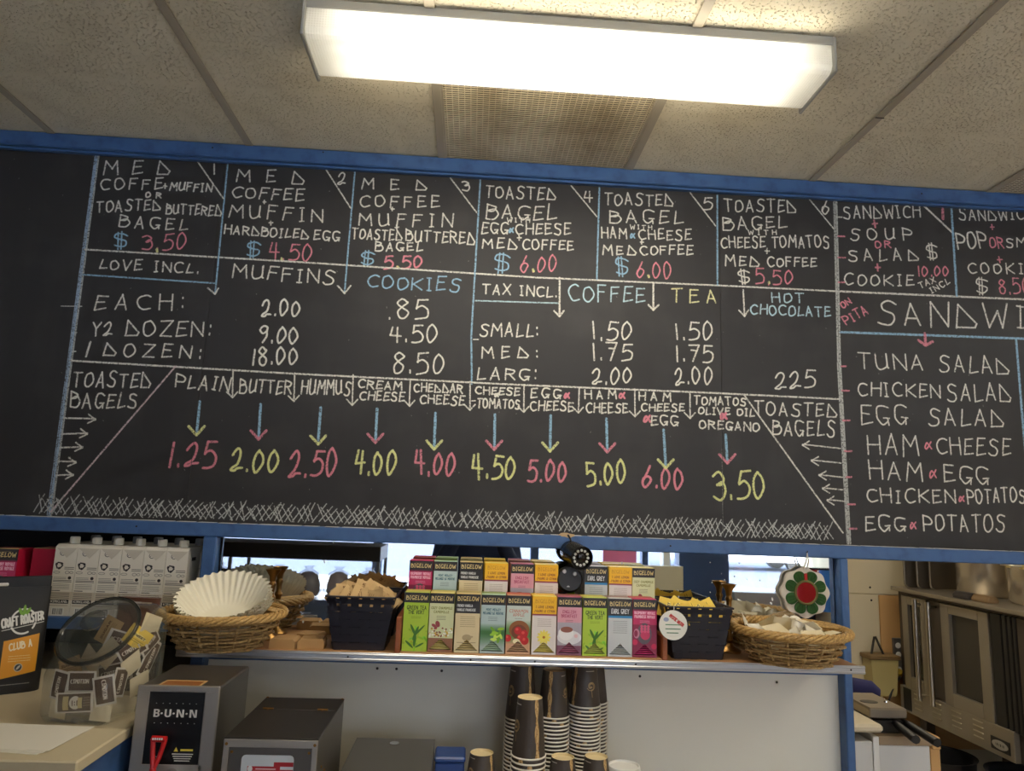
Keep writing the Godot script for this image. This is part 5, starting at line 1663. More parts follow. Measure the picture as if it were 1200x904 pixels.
func sugar_jar():
	# slant-mouthed glass jar with a round lid, full of sachets
	var at := Vector3(-.822, 1.1003, .385)
	var t := thing("glass_jar", "slanted clear glass jar with a round glass lid, full of sachets", "jar", at, deg_to_rad(-10))
	var side := PackedVector2Array([Vector2(-.098, .012), Vector2(-.088, 0), Vector2(.088, 0), Vector2(.100, .012), Vector2(.103, .095), Vector2(.088, .122), Vector2(-.022, .232), Vector2(-.050, .240), Vector2(-.088, .225), Vector2(-.100, .190)])
	var s := new_st()
	# profile in (depth, height), swept across the width with rounded flanks
	var cuts := [[-.082, .90], [-.074, .97], [-.060, 1.0], [.060, 1.0], [.074, .97], [.082, .90]]
	var rings := []
	for c in cuts:
		var ring := []
		for p in side: ring.append(Vector3(c[0], .12 + (p.y - .12) * lerpf(c[1], 1.0, .3), p.x * c[1]))
		rings.append(ring)
	s.set_smooth_group(1)
	var n := side.size()
	for i in rings.size() - 1:
		for k in n:
			var k1 := (k + 1) % n
			if k == 5: continue # the open mouth under the lid
			face_s(s, [rings[i][k], rings[i + 1][k], rings[i + 1][k1], rings[i][k1]], (rings[i][k] + rings[i + 1][k1]) * .5 - Vector3(0, .1, 0))
	s.set_smooth_group(-1)
	face(s, rings[0], Vector3.LEFT)
	face(s, rings[-1], Vector3.RIGHT)
	put(s, "body", M.jar_glass, t)
	var lx := Transform3D(Basis(Vector3.RIGHT, deg_to_rad(45)), Vector3(0, .184, .040))
	var lid := new_st()
	lathe(lid, [Vector2(.066, -.006), Vector2(.086, -.002), Vector2(.090, .004), Vector2(.086, .012), Vector2(.074, .014), Vector2(.068, .010), Vector2(.050, .012), Vector2(.030, .020), Vector2(0, .022)], 40, lx)
	put(lid, "lid", M.lid_glass, t)
	var rim := new_st()
	var rp := []
	for i in 44: rp.append(lx * Vector3(.0865 * cos(TAU * i / 44), .008, .0865 * sin(TAU * i / 44)))
	tube(rim, rp, .0042, 6, true)
	put(rim, "lid_rim", M.rim_glass, t)
	var knob := new_st()
	lathe(knob, [Vector2(.010, .020), Vector2(.012, .028), Vector2(.024, .036), Vector2(.026, .044), Vector2(.018, .050), Vector2(0, .052)], 24, lx)
	put(knob, "knob", M.lid_glass, t)
	# sachets
	var im := canvas(160, 112, rgb(222, 214, 200))
	im.fill_rect(Rect2i(12, 10, 136, 92), rgb(92, 70, 54))
	print_text(im, "EMOTION", 40, 62, 84, 20, 4.5, rgb(226, 214, 196))
	blot(im, Vector2(30, 54), 10, 12, rgb(226, 214, 196)); blot(im, Vector2(33, 54), 7, 9, rgb(92, 70, 54))
	tex_mat("sachet_brown", im, .5)
	var i2 := canvas(160, 80, rgb(222, 214, 200))
	i2.fill_rect(Rect2i(10, 6, 140, 68), rgb(96, 76, 58))
	i2.fill_rect(Rect2i(34, 14, 26, 54), rgb(206, 186, 130))
	blot(i2, Vector2(88, 40), 24, 26, rgb(226, 218, 202))
	print_text(i2, "1:1", 76, 50, 24, 18, 4, rgb(96, 76, 58))
	i2.fill_rect(Rect2i(100, 20, 18, 42), rgb(206, 186, 130))
	scribble_lines(i2, 124, 22, 22, 4, 10, 3, rgb(150, 130, 110))
	tex_mat("sachet_band", i2, .5)
	var a := packet_mesh(.062, .044, .0045)
	var b := packet_mesh(.088, .042, .0055)
	var rot := Basis(Vector3.UP, deg_to_rad(-10))
	var spots := [[b, "sachet_band", Vector3(-.004, .044, .088), 0., 6.], [a, "sachet_brown", Vector3(.002, .086, .082), 8., 2.], [a, "sachet_brown", Vector3(-.050, .075, .080), -10., 84.], [a, "sachet_brown", Vector3(.056, .070, .078), 18., -78.], [a, "cream_paper", Vector3(-.050, .036, .076), -8., 88.], [a, "cream_paper", Vector3(.052, .036, .074), 10., 86.],
		[a, "sachet_brown", Vector3(.050, .140, -.010), 50., 30.], [b, "sachet_brown", Vector3(.020, .150, -.030), 40., -20.], [a, "cream_paper", Vector3(.066, .110, .010), 88., 20.], [a, "cream_paper", Vector3(-.020, .120, .030), -20., -30.], [a, "sachet_brown", Vector3(.066, .150, -.050), 84., 35.], [a, "cream_paper", Vector3(.066, .190, -.050), 84., -20.],
		[a, "sachet_brown", Vector3(.066, .080, .044), 86., 78.], [a, "cream_paper", Vector3(.066, .060, -.030), 86., 10.], [b, "sachet_brown", Vector3(.064, .110, -.060), 86., 60.], [a, "cream_paper", Vector3(.0, .130, .0), 0., 50.], [a, "yellow_paper", Vector3(.058, .165, -.015), 60., -35.], [b, "sachet_brown", Vector3(-.030, .040, .030), 0., 20.], [b, "cream_paper", Vector3(.030, .020, .0), 30., -10.], [b, "sachet_brown", Vector3(0, .080, -.03), 0., 15.], [a, "kraft", Vector3(-.020, .175, -.020), 10., 65.], [a, "kraft", Vector3(-.052, .105, .052), -10., 20.]]
	for q in spots:
		var o := put(q[0], "sugar_sachet", M[q[1]])
		o.transform = Transform3D(rot * Basis(Vector3.UP, deg_to_rad(q[3])) * Basis(Vector3.BACK, deg_to_rad(q[4])), at + rot * q[2])
		tag(o, {"sachet_band": "long brown sachet with a white round mark at the bottom of the jar", "sachet_brown": "brown and white printed sachet inside the glass jar", "cream_paper": "plain cream sachet inside the glass jar", "yellow_paper": "yellow sachet near the top of the glass jar", "kraft": "kraft brown sachet behind the jar lid"}[q[1]], "sachet", "sachets in the glass jar, " + str(q[1]).replace("_", " "))

func face_s(s: SurfaceTool, pts: Array, out_dir: Vector3):
	face(s, pts, out_dir)

# ---------------------------------------------------------------- machines and cups below the shelf
func machines():
	struct(bx(Vector3(-.70, .79, .002), Vector3(1.11, .83, .74), .003), "back_counter", M.laminate)
	struct(bx(Vector3(-.68, 0, .002), Vector3(1.10, .79, .70), .003), "back_counter_body", M.blue)
	# hot water machine
	var at := Vector3(-.6105, .9005, .5)
	var t := thing("hot_water_machine", "narrow stainless hot water machine with a black panel and red tap handle", "machine", at)
	put(bx(Vector3(-.086, -.0697, -.21), Vector3(.086, .288, -.002), .003), "body", M.steel_dark, t)
	var fr := new_st()
	box(fr, Vector3(0, .284, -.001), Vector3(.174, .014, .006), .002)
	box(fr, Vector3(-.0735, .14, -.001), Vector3(.027, .28, .006), .002)
	box(fr, Vector3(.0715, .14, -.001), Vector3(.031, .28, .006), .002)
	box(fr, Vector3(0, .066, -.001), Vector3(.13, .132, .006), .001)
	put(fr, "front_frame", M.steel, t)
	var pn := put(bx(Vector3(-.060, .132, -.002), Vector3(.056, .2775, .001)), "control_panel", M.panel_black, t)
	var tm := TextMesh.new()
	var fnt := SystemFont.new()
	fnt.font_names = PackedStringArray(["Droid Sans"])
	fnt.font_weight = 700
	tm.font = fnt
	tm.text = "B·U·N·N"
	tm.font_size = 24
	tm.pixel_size = .001
	tm.depth = .0006
	var lt := put(tm, "lettering", M.white_print, pn, Vector3(-.002, .2345, .0013))
	lt.scale = Vector3(1.05, .92, 1)
	var dots := new_st()
	for r in [.2545, .2145]:
		for i in 7: box(dots, Vector3(-.044 + i * .014, r, .0012), Vector3(.0016, .0012, .0004))
	put(dots, "dotted_lines", M.white_print, pn)
	var warn := new_st()
	prism(warn, PackedVector2Array([Vector2(.003, .158), Vector2(.012, .158), Vector2(.0075, .167)]), .0004, Transform3D(Basis(), Vector3(0, 0, .001)))
	box(warn, Vector3(.030, .161, .0012), Vector3(.026, .004, .0004))
	put(warn, "warning_mark", M.yellow_print, pn)
	var wl := new_st()
	for i in 4: box(wl, Vector3(.022, .153 - i * .0045, .0012), Vector3(.044 - i * .004, .0016, .0004))
	for i in 2: box(wl, Vector3(-.034, .147 - i * .005, .0012), Vector3(.018, .0016, .0004))
	put(wl, "warning_text", M.white_print, pn)
	var rh := new_st()
	tube(rh, [Vector3(-.038, .186, .018), Vector3(-.008, .186, .020)], .0065, 8)
	tube(rh, [Vector3(-.036, .186, .018), Vector3(-.031, .150, .022), Vector3(-.026, .128, .026)], .0055, 8)
	tube(rh, [Vector3(-.010, .186, .020), Vector3(-.018, .150, .022), Vector3(-.026, .128, .026)], .0050, 8)
	tube(rh, [Vector3(-.026, .130, .026), Vector3(-.027, .100, .030)], .0070, 8)
	var hd := put(rh, "tap_handle", M.red_plastic, t)
	hd.position = Vector3(0, .002, 0)
	var hl := new_st()
	for i in 5: box(hl, Vector3(-.033 + i * .0045, .1882, .0262), Vector3(.003, .0045, .0004))
	put(hl, "handle_print", M.white_print, hd)
	var fc := new_st()
	lathe(fc, [Vector2(0, 0), Vector2(.013, 0), Vector2(.013, .030), Vector2(.008, .034), Vector2(0, .034)], 18, xf(Vector3(.004, .112, 0), 90))
	put(fc, "tap", M.chrome, t)
	var st := new_st()
	box(st, Vector3(-.004, .2885, -.030), Vector3(.090, .0006, .052))
	put(st, "top_sticker", M.sticker, t)
	var st2 := new_st()
	box(st2, Vector3(-.004, .2889, -.030), Vector3(.080, .0003, .034))
	put(st2, "sticker_print", M.sticker_print, t)
	# steel brewer box
	at = Vector3(-.380, .9005, .45)
	t = thing("steel_dispenser", "stainless box dispenser with hinged lid and a white plate with red stripes", "dispenser", at)
	put(bx(Vector3(-.094, -.0697, -.148), Vector3(.094, .2165, .148), .002), "body", M.steel_dark, t)
	put(bx(Vector3(-.0945, .2165, -.0485), Vector3(.0945, .2195, .150), .001), "lid", M.lid_black, t)
	put(bx(Vector3(-.0945, .2165, -.150), Vector3(.0945, .2195, -.0495), .001), "rear_lid", M.lid_black, t)
	for sx in [-.062, .062]:
		var hn := new_st()
		tube(hn, [Vector3(sx - .012, .221, -.049), Vector3(sx + .012, .221, -.049)], .0025, 8)
		for k in 3: box(hn, Vector3(sx - .009 + k * .009, .2203, -.052 + (k % 2) * .006), Vector3(.004, .0012, .008))
		put(hn, "hinge", M.brass, t)
	var ff := new_st()
	box(ff, Vector3(0, .209, .150), Vector3(.188, .015, .004), .001)
	for sx in [-.0885, .0885]: box(ff, Vector3(sx, .10, .150), Vector3(.011, .205, .004), .001)
	put(ff, "front_frame", M.steel, t)
	for q in [[-.088, .208, .1525], [.088, .208, .1525], [-.077, .192, .149], [.077, .192, .149], [-.090, .2200, -.145], [.090, .2200, -.145], [.0945, .130, .06], [.0945, .150, .10]]:
		var rv := new_st()
		lathe(rv, [Vector2(.0032, 0), Vector2(.0025, .0014), Vector2(0, .002)], 8, xf(Vector3(q[0], q[1], q[2]), 90 if q[2] > .148 else 0, 0, -90 if q[0] > .094 else 0))
		put(rv, "rivet", M.brass, t)
	var im := canvas(192, 96, rgb(206, 212, 216))
	im.fill_rect(Rect2i(24, 42, 120, 18), rgb(176, 36, 44)); im.fill_rect(Rect2i(120, 26, 72, 16), rgb(176, 36, 44)); im.fill_rect(Rect2i(24, 66, 112, 5), rgb(176, 36, 44)); im.fill_rect(Rect2i(128, 54, 64, 5), rgb(176, 36, 44))
	blot(im, Vector2(34, 52), 9, 12, rgb(230, 230, 230))
	scribble_lines(im, 56, 52, 70, 1, 8, 5, rgb(220, 190, 190))
	tex_mat("plate_print", im, .4)
	var pp := PackedVector2Array()
	for i in 4:
		for k in 4:
			var a := PI / 2 * i + PI / 6 * k
			pp.append(Vector2([.044, -.044, -.044, .044][i], [.016, .016, -.016, -.016][i]) + Vector2(cos(a), sin(a)) * .008)
	var ps := new_st()
	prism(ps, pp, .0015, Transform3D(Basis(), Vector3(-.004, .163, .1485)), Vector2(.104, .048))
	put(ps, "name_plate", M.plate_print, t)
	# flat grey appliance with a round badge
	at = Vector3(-.1625, .9005, .35)
	t = thing("grey_appliance", "flat grey metal appliance with a small round badge on top", "appliance", at)
	put(bx(Vector3(-.1005, -.0697, -.150), Vector3(.1005, .098, .150), .004), "casing", M.grey_metal, t)
	put(bx(Vector3(-.1005, .0982, -.150), Vector3(.1005, .1005, .150), .001), "lid", M.grey_metal, t)
	var bdg := new_st()
	lathe(bdg, [Vector2(.0125, 0), Vector2(.0125, .001), Vector2(.0105, .0012), Vector2(0, .0010)], 28, Transform3D(Basis(), Vector3(0, .1004, -.112)))
	put(bdg, "badge", M.chrome, t)
	# blue box
	t = thing("blue_box", "small blue plastic box with a lid, behind the paper cups", "box", Vector3(-.021, .9005, .235))
	put(bx(Vector3(-.0365, -.0697, -.040), Vector3(.0365, .068, .040), .003), "body", M.blue_plastic, t)
	put(bx(Vector3(-.0385, .069, -.042), Vector3(.0385, .082, .042), .004), "lid", M.blue_plastic, t)
	cups()

func cup_art() -> Image:
	var im := canvas(512, 160, rgb(66, 58, 52))
	var tan_ := rgb(196, 164, 112)
	for cx in [40, 300]:
		for y in 160:
			var w := 20.0 + 8.0 * sin(y * .085)
			im.fill_rect(Rect2i(int(cx - w * .5), y, int(w), 1), tan_)
		for i in 26: blot(im, Vector2(cx + rng.randf_range(-9, 9), i * 6.2), 4.4, 2.6, rgb(150, 112, 66), rng.randf_range(-1, 1))
	for c in [Vector2(150, 74), Vector2(420, 74)]:
		for k in 3:
			var p0 := Vector2.ZERO
			for i in 15:
				var a := i * .5
				var p: Vector2 = c + Vector2((4 + k * 7 + i * .8) * cos(a + k), (3 + k * 4 + i * .6) * sin(a + k))
				if i > 0: dab(im, p0, p, 2.2, tan_)
				p0 = p
		line(im, c + Vector2(2, 18), c + Vector2(4, 44), 2.2, tan_)
		scribble_lines(im, c.x - 34, 16, 60, 1, 8, 3, rgb(206, 200, 190))
	return im

func cups():
	tex_mat("cup_print", cup_art(), .5)
	var kinds := {}
	for q in [["large", .138, .0315, .0425], ["medium", .119, .031, .0425], ["small", .104, .0315, .0425], ["short", .082, .029, .0395]]:
		var H: float = q[1]
		var b := new_st()
		lathe(b, [Vector2(q[3], .002), Vector2(q[2], H)], 32)
		var rm := new_st()
		var rp := []
		for i in 32: rp.append(Vector3((q[3] + .0008) * cos(TAU * i / 32), .0025, (q[3] + .0008) * sin(TAU * i / 32)))
		tube(rm, rp, .0022, 6, true)
		var bs := new_st()
		lathe(bs, [Vector2(q[2], H), Vector2(q[2] - .0008, H + .0003), Vector2(q[2] - .0016, H - .006), Vector2(0, H - .006)], 32, Transform3D(), .9)
		kinds[q[0]] = [mesh_of(b), mesh_of(rm), mesh_of(bs), H]
	rng.seed = 12
	for st in [["large", .164, .118, 1.035, .0096, 22, 8., "left back cup stack under the shelf"], ["medium", .2515, .127, 1.045, .0098, 22, -50., "middle back cup stack under the shelf"], ["small", .338, .120, 1.072, .0092, 27, -86., "right back cup stack under the shelf"], ["small", .372, .046, 1.062, .0092, 26, 60., "half-hidden rearmost cup stack by the panel"], ["large", .175, .258, .986, .0122, 13, 0., "front cup stack below the tea boxes"], ["short", .262, .262, .9035, .0095, 8, 10., "short stack by the front stack"], ["short", .348, .255, .9035, .0095, 8, 10., "short stack by the lids"], ["short", .058, .262, .9095, .0095, 9, 200., "short stack by the blue box"]]:
		var kd: Array = kinds[st[0]]
		for k in st[5]:
			var y: float = st[3] - k * st[4]
			if y < .8305: break
			var lab: String
			lab = ("topmost dark paper cup of the %s" if k == 0 else "nested dark paper cup with white rim in the %s") % st[7]
			var t := thing("paper_cup", lab, "cup", Vector3(st[1], y, st[2]), deg_to_rad(st[6] + (0.0 if k == 0 else rng.randf_range(0, 360))), st[7])
			put(kd[0], "wall", M.cup_print, t)
			put(kd[1], "rim", M.cup_rim, t)
			if k == 0: put(kd[2], "base", M.cup_base, t)
	var ld := new_st()
	lathe(ld, [Vector2(.0435, 0), Vector2(.0445, .003), Vector2(.0425, .007), Vector2(.041, .016), Vector2(.038, .017), Vector2(.036, .012), Vector2(0, .012)], 32)
	var lm := mesh_of(ld)
	for k in 12:
		var o := put(lm, "cup_lid", M.lid_white)
		o.position = Vector3(.428, .8305 + k * .0096, .215)
		tag(o, "topmost white plastic cup lid of the short stack" if k == 11 else "white plastic cup lid lower in the short stack", "lid", "white cup lids")

func left_materials():
	mat("carton_fold", rgb(206, 198, 182), .45)
	mat("cap_white", rgb(232, 224, 204), .4)
	mat("cap_grey", rgb(150, 150, 148), .4)
	mat("ink", rgb(44, 42, 42), .6)
	mat("laminate", rgb(206, 192, 160), .45)
	mat("paper", rgb(232, 226, 212), .8)
	mat("brown_bag", rgb(96, 58, 40), .6)
	var p := mat("plastic", Color(.95, .93, .9, .16), .12)
	p.transparency = BaseMaterial3D.TRANSPARENCY_ALPHA
	var j := mat("jar_glass", Color(.60, .64, .60, .11), .04)
	j.transparency = BaseMaterial3D.TRANSPARENCY_ALPHA
	var l := mat("lid_glass", Color(.26, .28, .27, .30), .05)
	l.transparency = BaseMaterial3D.TRANSPARENCY_ALPHA
	var r := mat("rim_glass", Color(.14, .15, .14, .62), .05)
	r.transparency = BaseMaterial3D.TRANSPARENCY_ALPHA
	mat("steel_dark", rgb(120, 115, 108), .34, .8)
	mat("panel_black", rgb(20, 20, 22), .3)
	mat("white_print", rgb(226, 222, 214), .5)
	mat("yellow_print", rgb(226, 206, 80), .5)
	mat("red_plastic", rgb(200, 30, 30), .3)
	mat("chrome", rgb(220, 220, 216), .12, 1.0)
	mat("sticker", rgb(206, 166, 112), .5)
	mat("sticker_print", rgb(150, 92, 44), .5)
	mat("lid_black", rgb(70, 67, 64), .38, .7)
	mat("grey_metal", rgb(118, 116, 112), .45, .6)
	mat("blue_plastic", rgb(40, 70, 132), .35)
	mat("cup_rim", rgb(232, 228, 216), .5)
	mat("cup_base", rgb(226, 208, 164), .7)
	mat("lid_white", rgb(228, 228, 224), .3)

# ---------------------------------------------------------------- kitchen seen to the right of the post
func kitchen():
	# convection oven against the right wall, doors facing left
	var at := Vector3(2.70, .46, -1.75)
	var t := thing("convection_oven", "large stainless convection oven with two windowed doors and long vertical handles", "oven", at)
	put(rel(Vector3(2.72, .46, -2.30), Vector3(3.40, 1.165, -1.0), at, .004), "body", M.oven_dark, t)
	put(rel(Vector3(2.66, 1.168, -2.28), Vector3(3.42, 1.190, -.98), at, .003), "top_shelf", M.oven_steel, t)
	for q in [[-2.225, -1.985, -2.165, -2.045], [-1.860, -1.485, -1.790, -1.560]]:
		var z0: float = q[0]; var z1: float = q[1]; var w0: float = q[2]; var w1: float = q[3]
		var dn := new_st()
		box(dn, Vector3(2.708, .875, (z0 + w0) * .5) - at, Vector3(.034, .54, w0 - z0), .003)
		box(dn, Vector3(2.708, .875, (z1 + w1) * .5) - at, Vector3(.034, .54, z1 - w1), .003)
		box(dn, Vector3(2.708, 1.120, (w0 + w1) * .5) - at, Vector3(.034, .05, w1 - w0), .001)
		box(dn, Vector3(2.708, .640, (w0 + w1) * .5) - at, Vector3(.034, .07, w1 - w0), .001)
		var d := put(dn, "door", M.oven_steel, t)
		put(rel(Vector3(2.712, .675, w0), Vector3(2.716, 1.095, w1), at), "window", M.oven_glass, d)
	put(rel(Vector3(2.705, .61, -1.980), Vector3(2.72, 1.145, -1.865), at, .002), "centre_strip", M.oven_dark, t)
	for zz in [-2.035, -1.915]:
		var h := new_st()
		tube(h, [Vector3(2.655, .575, zz) - at, Vector3(2.655, 1.140, zz) - at], .014, 10)
		for yy in [.60, 1.115]: tube(h, [Vector3(2.655, yy, zz) - at, Vector3(2.70, yy, zz) - at], .008, 8)
		put(h, "handle", M.chrome_dull, t)
	put(rel(Vector3(2.690, .46, -2.28), Vector3(2.722, .605, -1.36), at, .003), "lower_panel", M.oven_steel, t)
	for c in 4:
		for r in 4:
			var l := new_st()
			box(l, Vector3(2.688, .585 - r * .026, -2.10 + c * .165) - at, Vector3(.006, .007, .075), .002)
			put(l, "louvre", M.chrome_dull, t)
	put(rel(Vector3(2.686, .486, -1.515), Vector3(2.691, .545, -1.388), at), "badge_plate", M.panel_black, t)
	var bd := new_st()
	prism(bd, ellipse(.054, .021, 24), .002, Transform3D(Basis(Vector3.UP, -PI / 2), Vector3(2.686, .5155, -1.4515) - at))
	var bo := put(bd, "badge", M.badge_silver, t)
	var im := new_st()
	for i in 6: box(im, Vector3(2.6836, .5155, -1.478 + i * .0105) - at, Vector3(.0006, .012, .005 if i % 2 else .002))
	put(im, "badge_lettering", M.ink, bo)
	for q in [[-1.478, -1.405], [-1.398, -1.368], [-1.362, -1.335], [-1.328, -1.305]]:
		put(rel(Vector3(2.698, .60, q[0]), Vector3(2.72, 1.150, q[1]), at, .004), "vent_panel", M.panel_black, t)
	put(rel(Vector3(2.70, .60, -1.300), Vector3(2.72, 1.150, -1.0), at, .003), "control_panel", M.oven_dark, t)
	put(rel(Vector3(2.688, .475, -2.245), Vector3(2.692, .60, -2.17), at), "rating_plate", M.panel_black, t)
	var lg := new_st()
	for zz in [-2.2, -1.1]:
		for xx in [2.8, 3.3]: box(lg, Vector3(xx, .23, zz) - at, Vector3(.06, .46, .06), .004)
	put(lg, "stand", M.oven_dark, t)
	# sheet pans standing on the oven
	for k in 3:
		var p := Vector3(2.708 + k * .055, 1.1905, -2.215 + k * .040)
		var s := new_st()
		var w := .56
		var h := .40
		var base := PackedVector2Array()
		for i in 4:
			for j in 5:
				var a := PI / 2 * i + PI / 8 * j
				base.append(Vector2([w - .03, .03, .03, w - .03][i], [h - .03, h - .03, .03, .03][i]) + Vector2(cos(a), sin(a)) * .03)
		prism(s, base, .002, Transform3D(Basis(), Vector3.ZERO))
		var pan := thing("sheet_pan", ["rearmost sheet pan standing upright on the oven", "middle sheet pan standing upright on the oven", "foremost sheet pan standing upright on the oven"][k], "pan", p, 0, "sheet pans on the oven")
		put(s, "floor", M.pan_dark, pan)
		var r := new_st()
		var pts := []
		for q in base: pts.append(Vector3(q.x, q.y, .014))
		tube(r, pts, .005, 5, true)
		put(r, "rim", M.chrome_dull, pan)
	# stock pots
	for q in [[3.00, -1.885, .150, .27, "stainless stock pot on the oven beside the sheet pans"], [3.02, -1.48, .165, .27, "second stainless stock pot on the oven, at the picture edge"]]:
		var pt := thing("stock_pot", q[4], "pot", Vector3(q[0], 1.1905, q[1]), 0, "stock pots on the oven")
		var s := new_st()
		lathe(s, [Vector2(0, .001), Vector2(q[2] - .01, .001), Vector2(q[2], .012), Vector2(q[2], q[3]), Vector2(q[2] + .006, q[3] + .003), Vector2(q[2] - .003, q[3] + .004), Vector2(q[2] - .004, .02), Vector2(0, .016)], 40)
		put(s, "pot", M.pot_steel, pt)
		var hd := new_st()
		for sx in [-1., 1.]: tube(hd, [Vector3(sx * q[2], .20, -.05), Vector3(sx * (q[2] + .04), .20, -.04), Vector3(sx * (q[2] + .04), .20, .04), Vector3(sx * q[2], .20, .05)], .006, 7)
		put(hd, "handle", M.chrome_dull, pt)
	# folded oven mitts in front of the pots
	for q in [[2.735, -1.70, "dark folded oven cloth on the oven edge, in front of the first pot", "mitt_dark"], [2.745, -1.565, "tan and dark folded oven cloth on the oven edge, near the second pot", "mitt_tan"]]:
		var s := new_st()
		loft_bag(s, .065, .04, .034, .35, 14)
		var o := put(s, "oven_cloth", M[q[3]])
		o.position = Vector3(q[0], 1.1905, q[1])
		o.rotation.y = PI / 2
		tag(o, q[2], "cloth", "oven cloths")
	var card := new_st()
	box(card, Vector3(2.86, 1.44, -1.44), Vector3(.004, .13, .20))
	tag(put(card, "paper_note", M.paper_old), "yellowed paper note against the second stock pot", "note")
	# hanging bin on the back wall
	t = thing("wall_bin", "translucent yellowish plastic bin hanging on the kitchen wall", "bin", Vector3(2.604, .53, -2.385))
	var bs := new_st()
	var out := PackedVector2Array([Vector2(-.088, .22), Vector2(-.076, .012), Vector2(-.064, 0), Vector2(.058, 0), Vector2(.070, .012), Vector2(.088, .22)])
	prism(bs, out, .10, Transform3D(Basis(), Vector3(0, 0, 0)))
	put(bs, "tub", M.bin_plastic, t)
	var bl := new_st()
	box(bl, Vector3(0, .226, .05), Vector3(.20, .026, .115), .004)
	put(bl, "rim", M.bin_rim, t)
	var hk := new_st()
	tube(hk, [Vector3(-.055, .238, .05), Vector3(-.020, .338, .030), Vector3(-.014, .340, .030), Vector3(.022, .238, .05)], .007, 6)
	put(hk, "hanger", M.dark_steel, t)
	# power outlet with a yellow plug
	t = thing("power_outlet", "metal double power outlet with a yellow plug on the plywood strip", "outlet", Vector3(2.750, .70, -2.398))
	put(bx(Vector3(-.028, -.07, 0), Vector3(.028, .16, .020), .003), "box", M.grey_metal, t)
	for yy in [-.03, .06, .115]:
		var so := new_st()
		lathe(so, [Vector2(.018, 0), Vector2(.016, .003), Vector2(0, .003)], 16, xf(Vector3(0, yy, .020), 90))
		put(so, "socket", M.white_enamel, t)
	var pg := new_st()
	lathe(pg, [Vector2(0, 0), Vector2(.022, 0), Vector2(.024, .02), Vector2(.016, .06), Vector2(0, .062)], 14, xf(Vector3(-.004, -.05, .024), 70, -30))
	put(pg, "plug", M.yellow_plastic, t)
	var cd := new_st()
	tube(cd, [Vector3(-.03, -.06, .08), Vector3(-.075, -.09, .10), Vector3(-.11, -.14, .11), Vector3(-.14, -.20, .12)], .007, 6)
	put(cd, "cord", M.black_plastic, t)
	# white drawer unit
	at = Vector3(1.26, 0, -.40)
	t = thing("drawer_unit", "white drawer unit with a cream worktop, just right of the blue post", "cabinet", at)
	put(rel(Vector3(1.150, .925, -.62), Vector3(1.362, .950, -.190), at, .008), "worktop", M.worktop, t)
	var fr := new_st()
	box(fr, Vector3(1.342, .455, -.215) - at, Vector3(.020, .91, .02), .002)
	box(fr, Vector3(1.250, .455, -.60) - at, Vector3(.19, .91, .02))
	box(fr, Vector3(1.345, .455, -.41) - at, Vector3(.010, .91, .38))
	box(fr, Vector3(1.245, .790, -.215) - at, Vector3(.19, .018, .02), .002)
	put(fr, "frame", M.white_enamel, t)
	var d1 := put(rel(Vector3(1.152, .802, -.60), Vector3(1.330, .895, -.205), at, .003), "drawer", M.drawer_white, t)
	put(rel(Vector3(1.152, .40, -.60), Vector3(1.330, .778, -.205), at, .003), "drawer", M.drawer_white, t)
	put(rel(Vector3(1.20, .852, -.2045), Vector3(1.26, .860, -.196), at, .002), "pull", M.white_enamel, d1)
	# second table with a panini press
	at = Vector3(1.46, 0, -1.2)
	t = thing("kitchen_table", "low kitchen table with a wooden edge and a white front panel", "table", at)
	put(rel(Vector3(1.372, .872, -2.20), Vector3(1.555, .900, -.245), at, .003), "top", M.table_top, t)
	put(rel(Vector3(1.555, .862, -2.20), Vector3(1.585, .900, -.245), at, .003), "edge_board", M.plywood, t)
	put(rel(Vector3(1.372, .30, -.285), Vector3(1.548, .872, -.248), at, .003), "front_panel", M.drawer_white, t)
	put(rel(Vector3(1.556, .0, -.31), Vector3(1.592, .862, -.262), at, .003), "leg", M.plywood, t)
	at = Vector3(1.42, .9005, -.37)
	t = thing("panini_press", "steel panini press with two black handles on the kitchen table", "press", at)
	put(bx(Vector3(-.048, .0, -.10), Vector3(.075, .040, .095), .004), "base", M.panel_black, t)
	put(bx(Vector3(-.060, .046, -.105), Vector3(.072, .080, .100), .005), "top_plate", M.grill_steel, t)
	for q in [[Vector3(.030, .034, .080), Vector3(.016, .022, .228)], [Vector3(.066, .036, .070), Vector3(.068, .022, .255)]]:
		var h := new_st()
		tube(h, [q[0], q[0].lerp(q[1], .25), q[1]], [.008, .013, .014], 8)
		put(h, "handle", M.black_plastic, t)
	var op := new_st()
	prism(op, ellipse(.030, .022, 20), .001, xf(Vector3(-.015, .0802, .02), -90))
	put(op, "hole", M.panel_black, t)
	var kn := new_st()
	lathe(kn, [Vector2(.008, 0), Vector2(.007, .005), Vector2(0, .005)], 10, Transform3D(Basis(), Vector3(.045, .080, .02)))
	put(kn, "bolt", M.chrome, t)
	var nv := new_st()
	tube(nv, [Vector3(1.34, .940, -.66), Vector3(1.41, .944, -.64), Vector3(1.49, .951, -.62), Vector3(1.555, .948, -.60), Vector3(1.580, .942, -.59)], [.030, .040, .050, .046, .026], 12)
	tag(put(nv, "rolled_apron", M.navy_cloth), "dark navy rolled cloth lying behind the panini press", "cloth")
	# black tubs on the floor below the oven
	for q in [[2.60, -1.80, "black tub on the kitchen floor, half hidden by the table leg"], [2.86, -1.52, "black tub on the kitchen floor under the oven badge"]]:
		var s := new_st()
		lathe(s, [Vector2(0, .001), Vector2(.15, .001), Vector2(.17, .35), Vector2(.18, .36), Vector2(.16, .355), Vector2(.14, .02), Vector2(0, .015)], 32)
		var o := put(s, "black_tub", M.tub_black)
		o.position = Vector3(q[0], .001, q[1])
		tag(o, q[2], "tub", "black tubs on the floor")

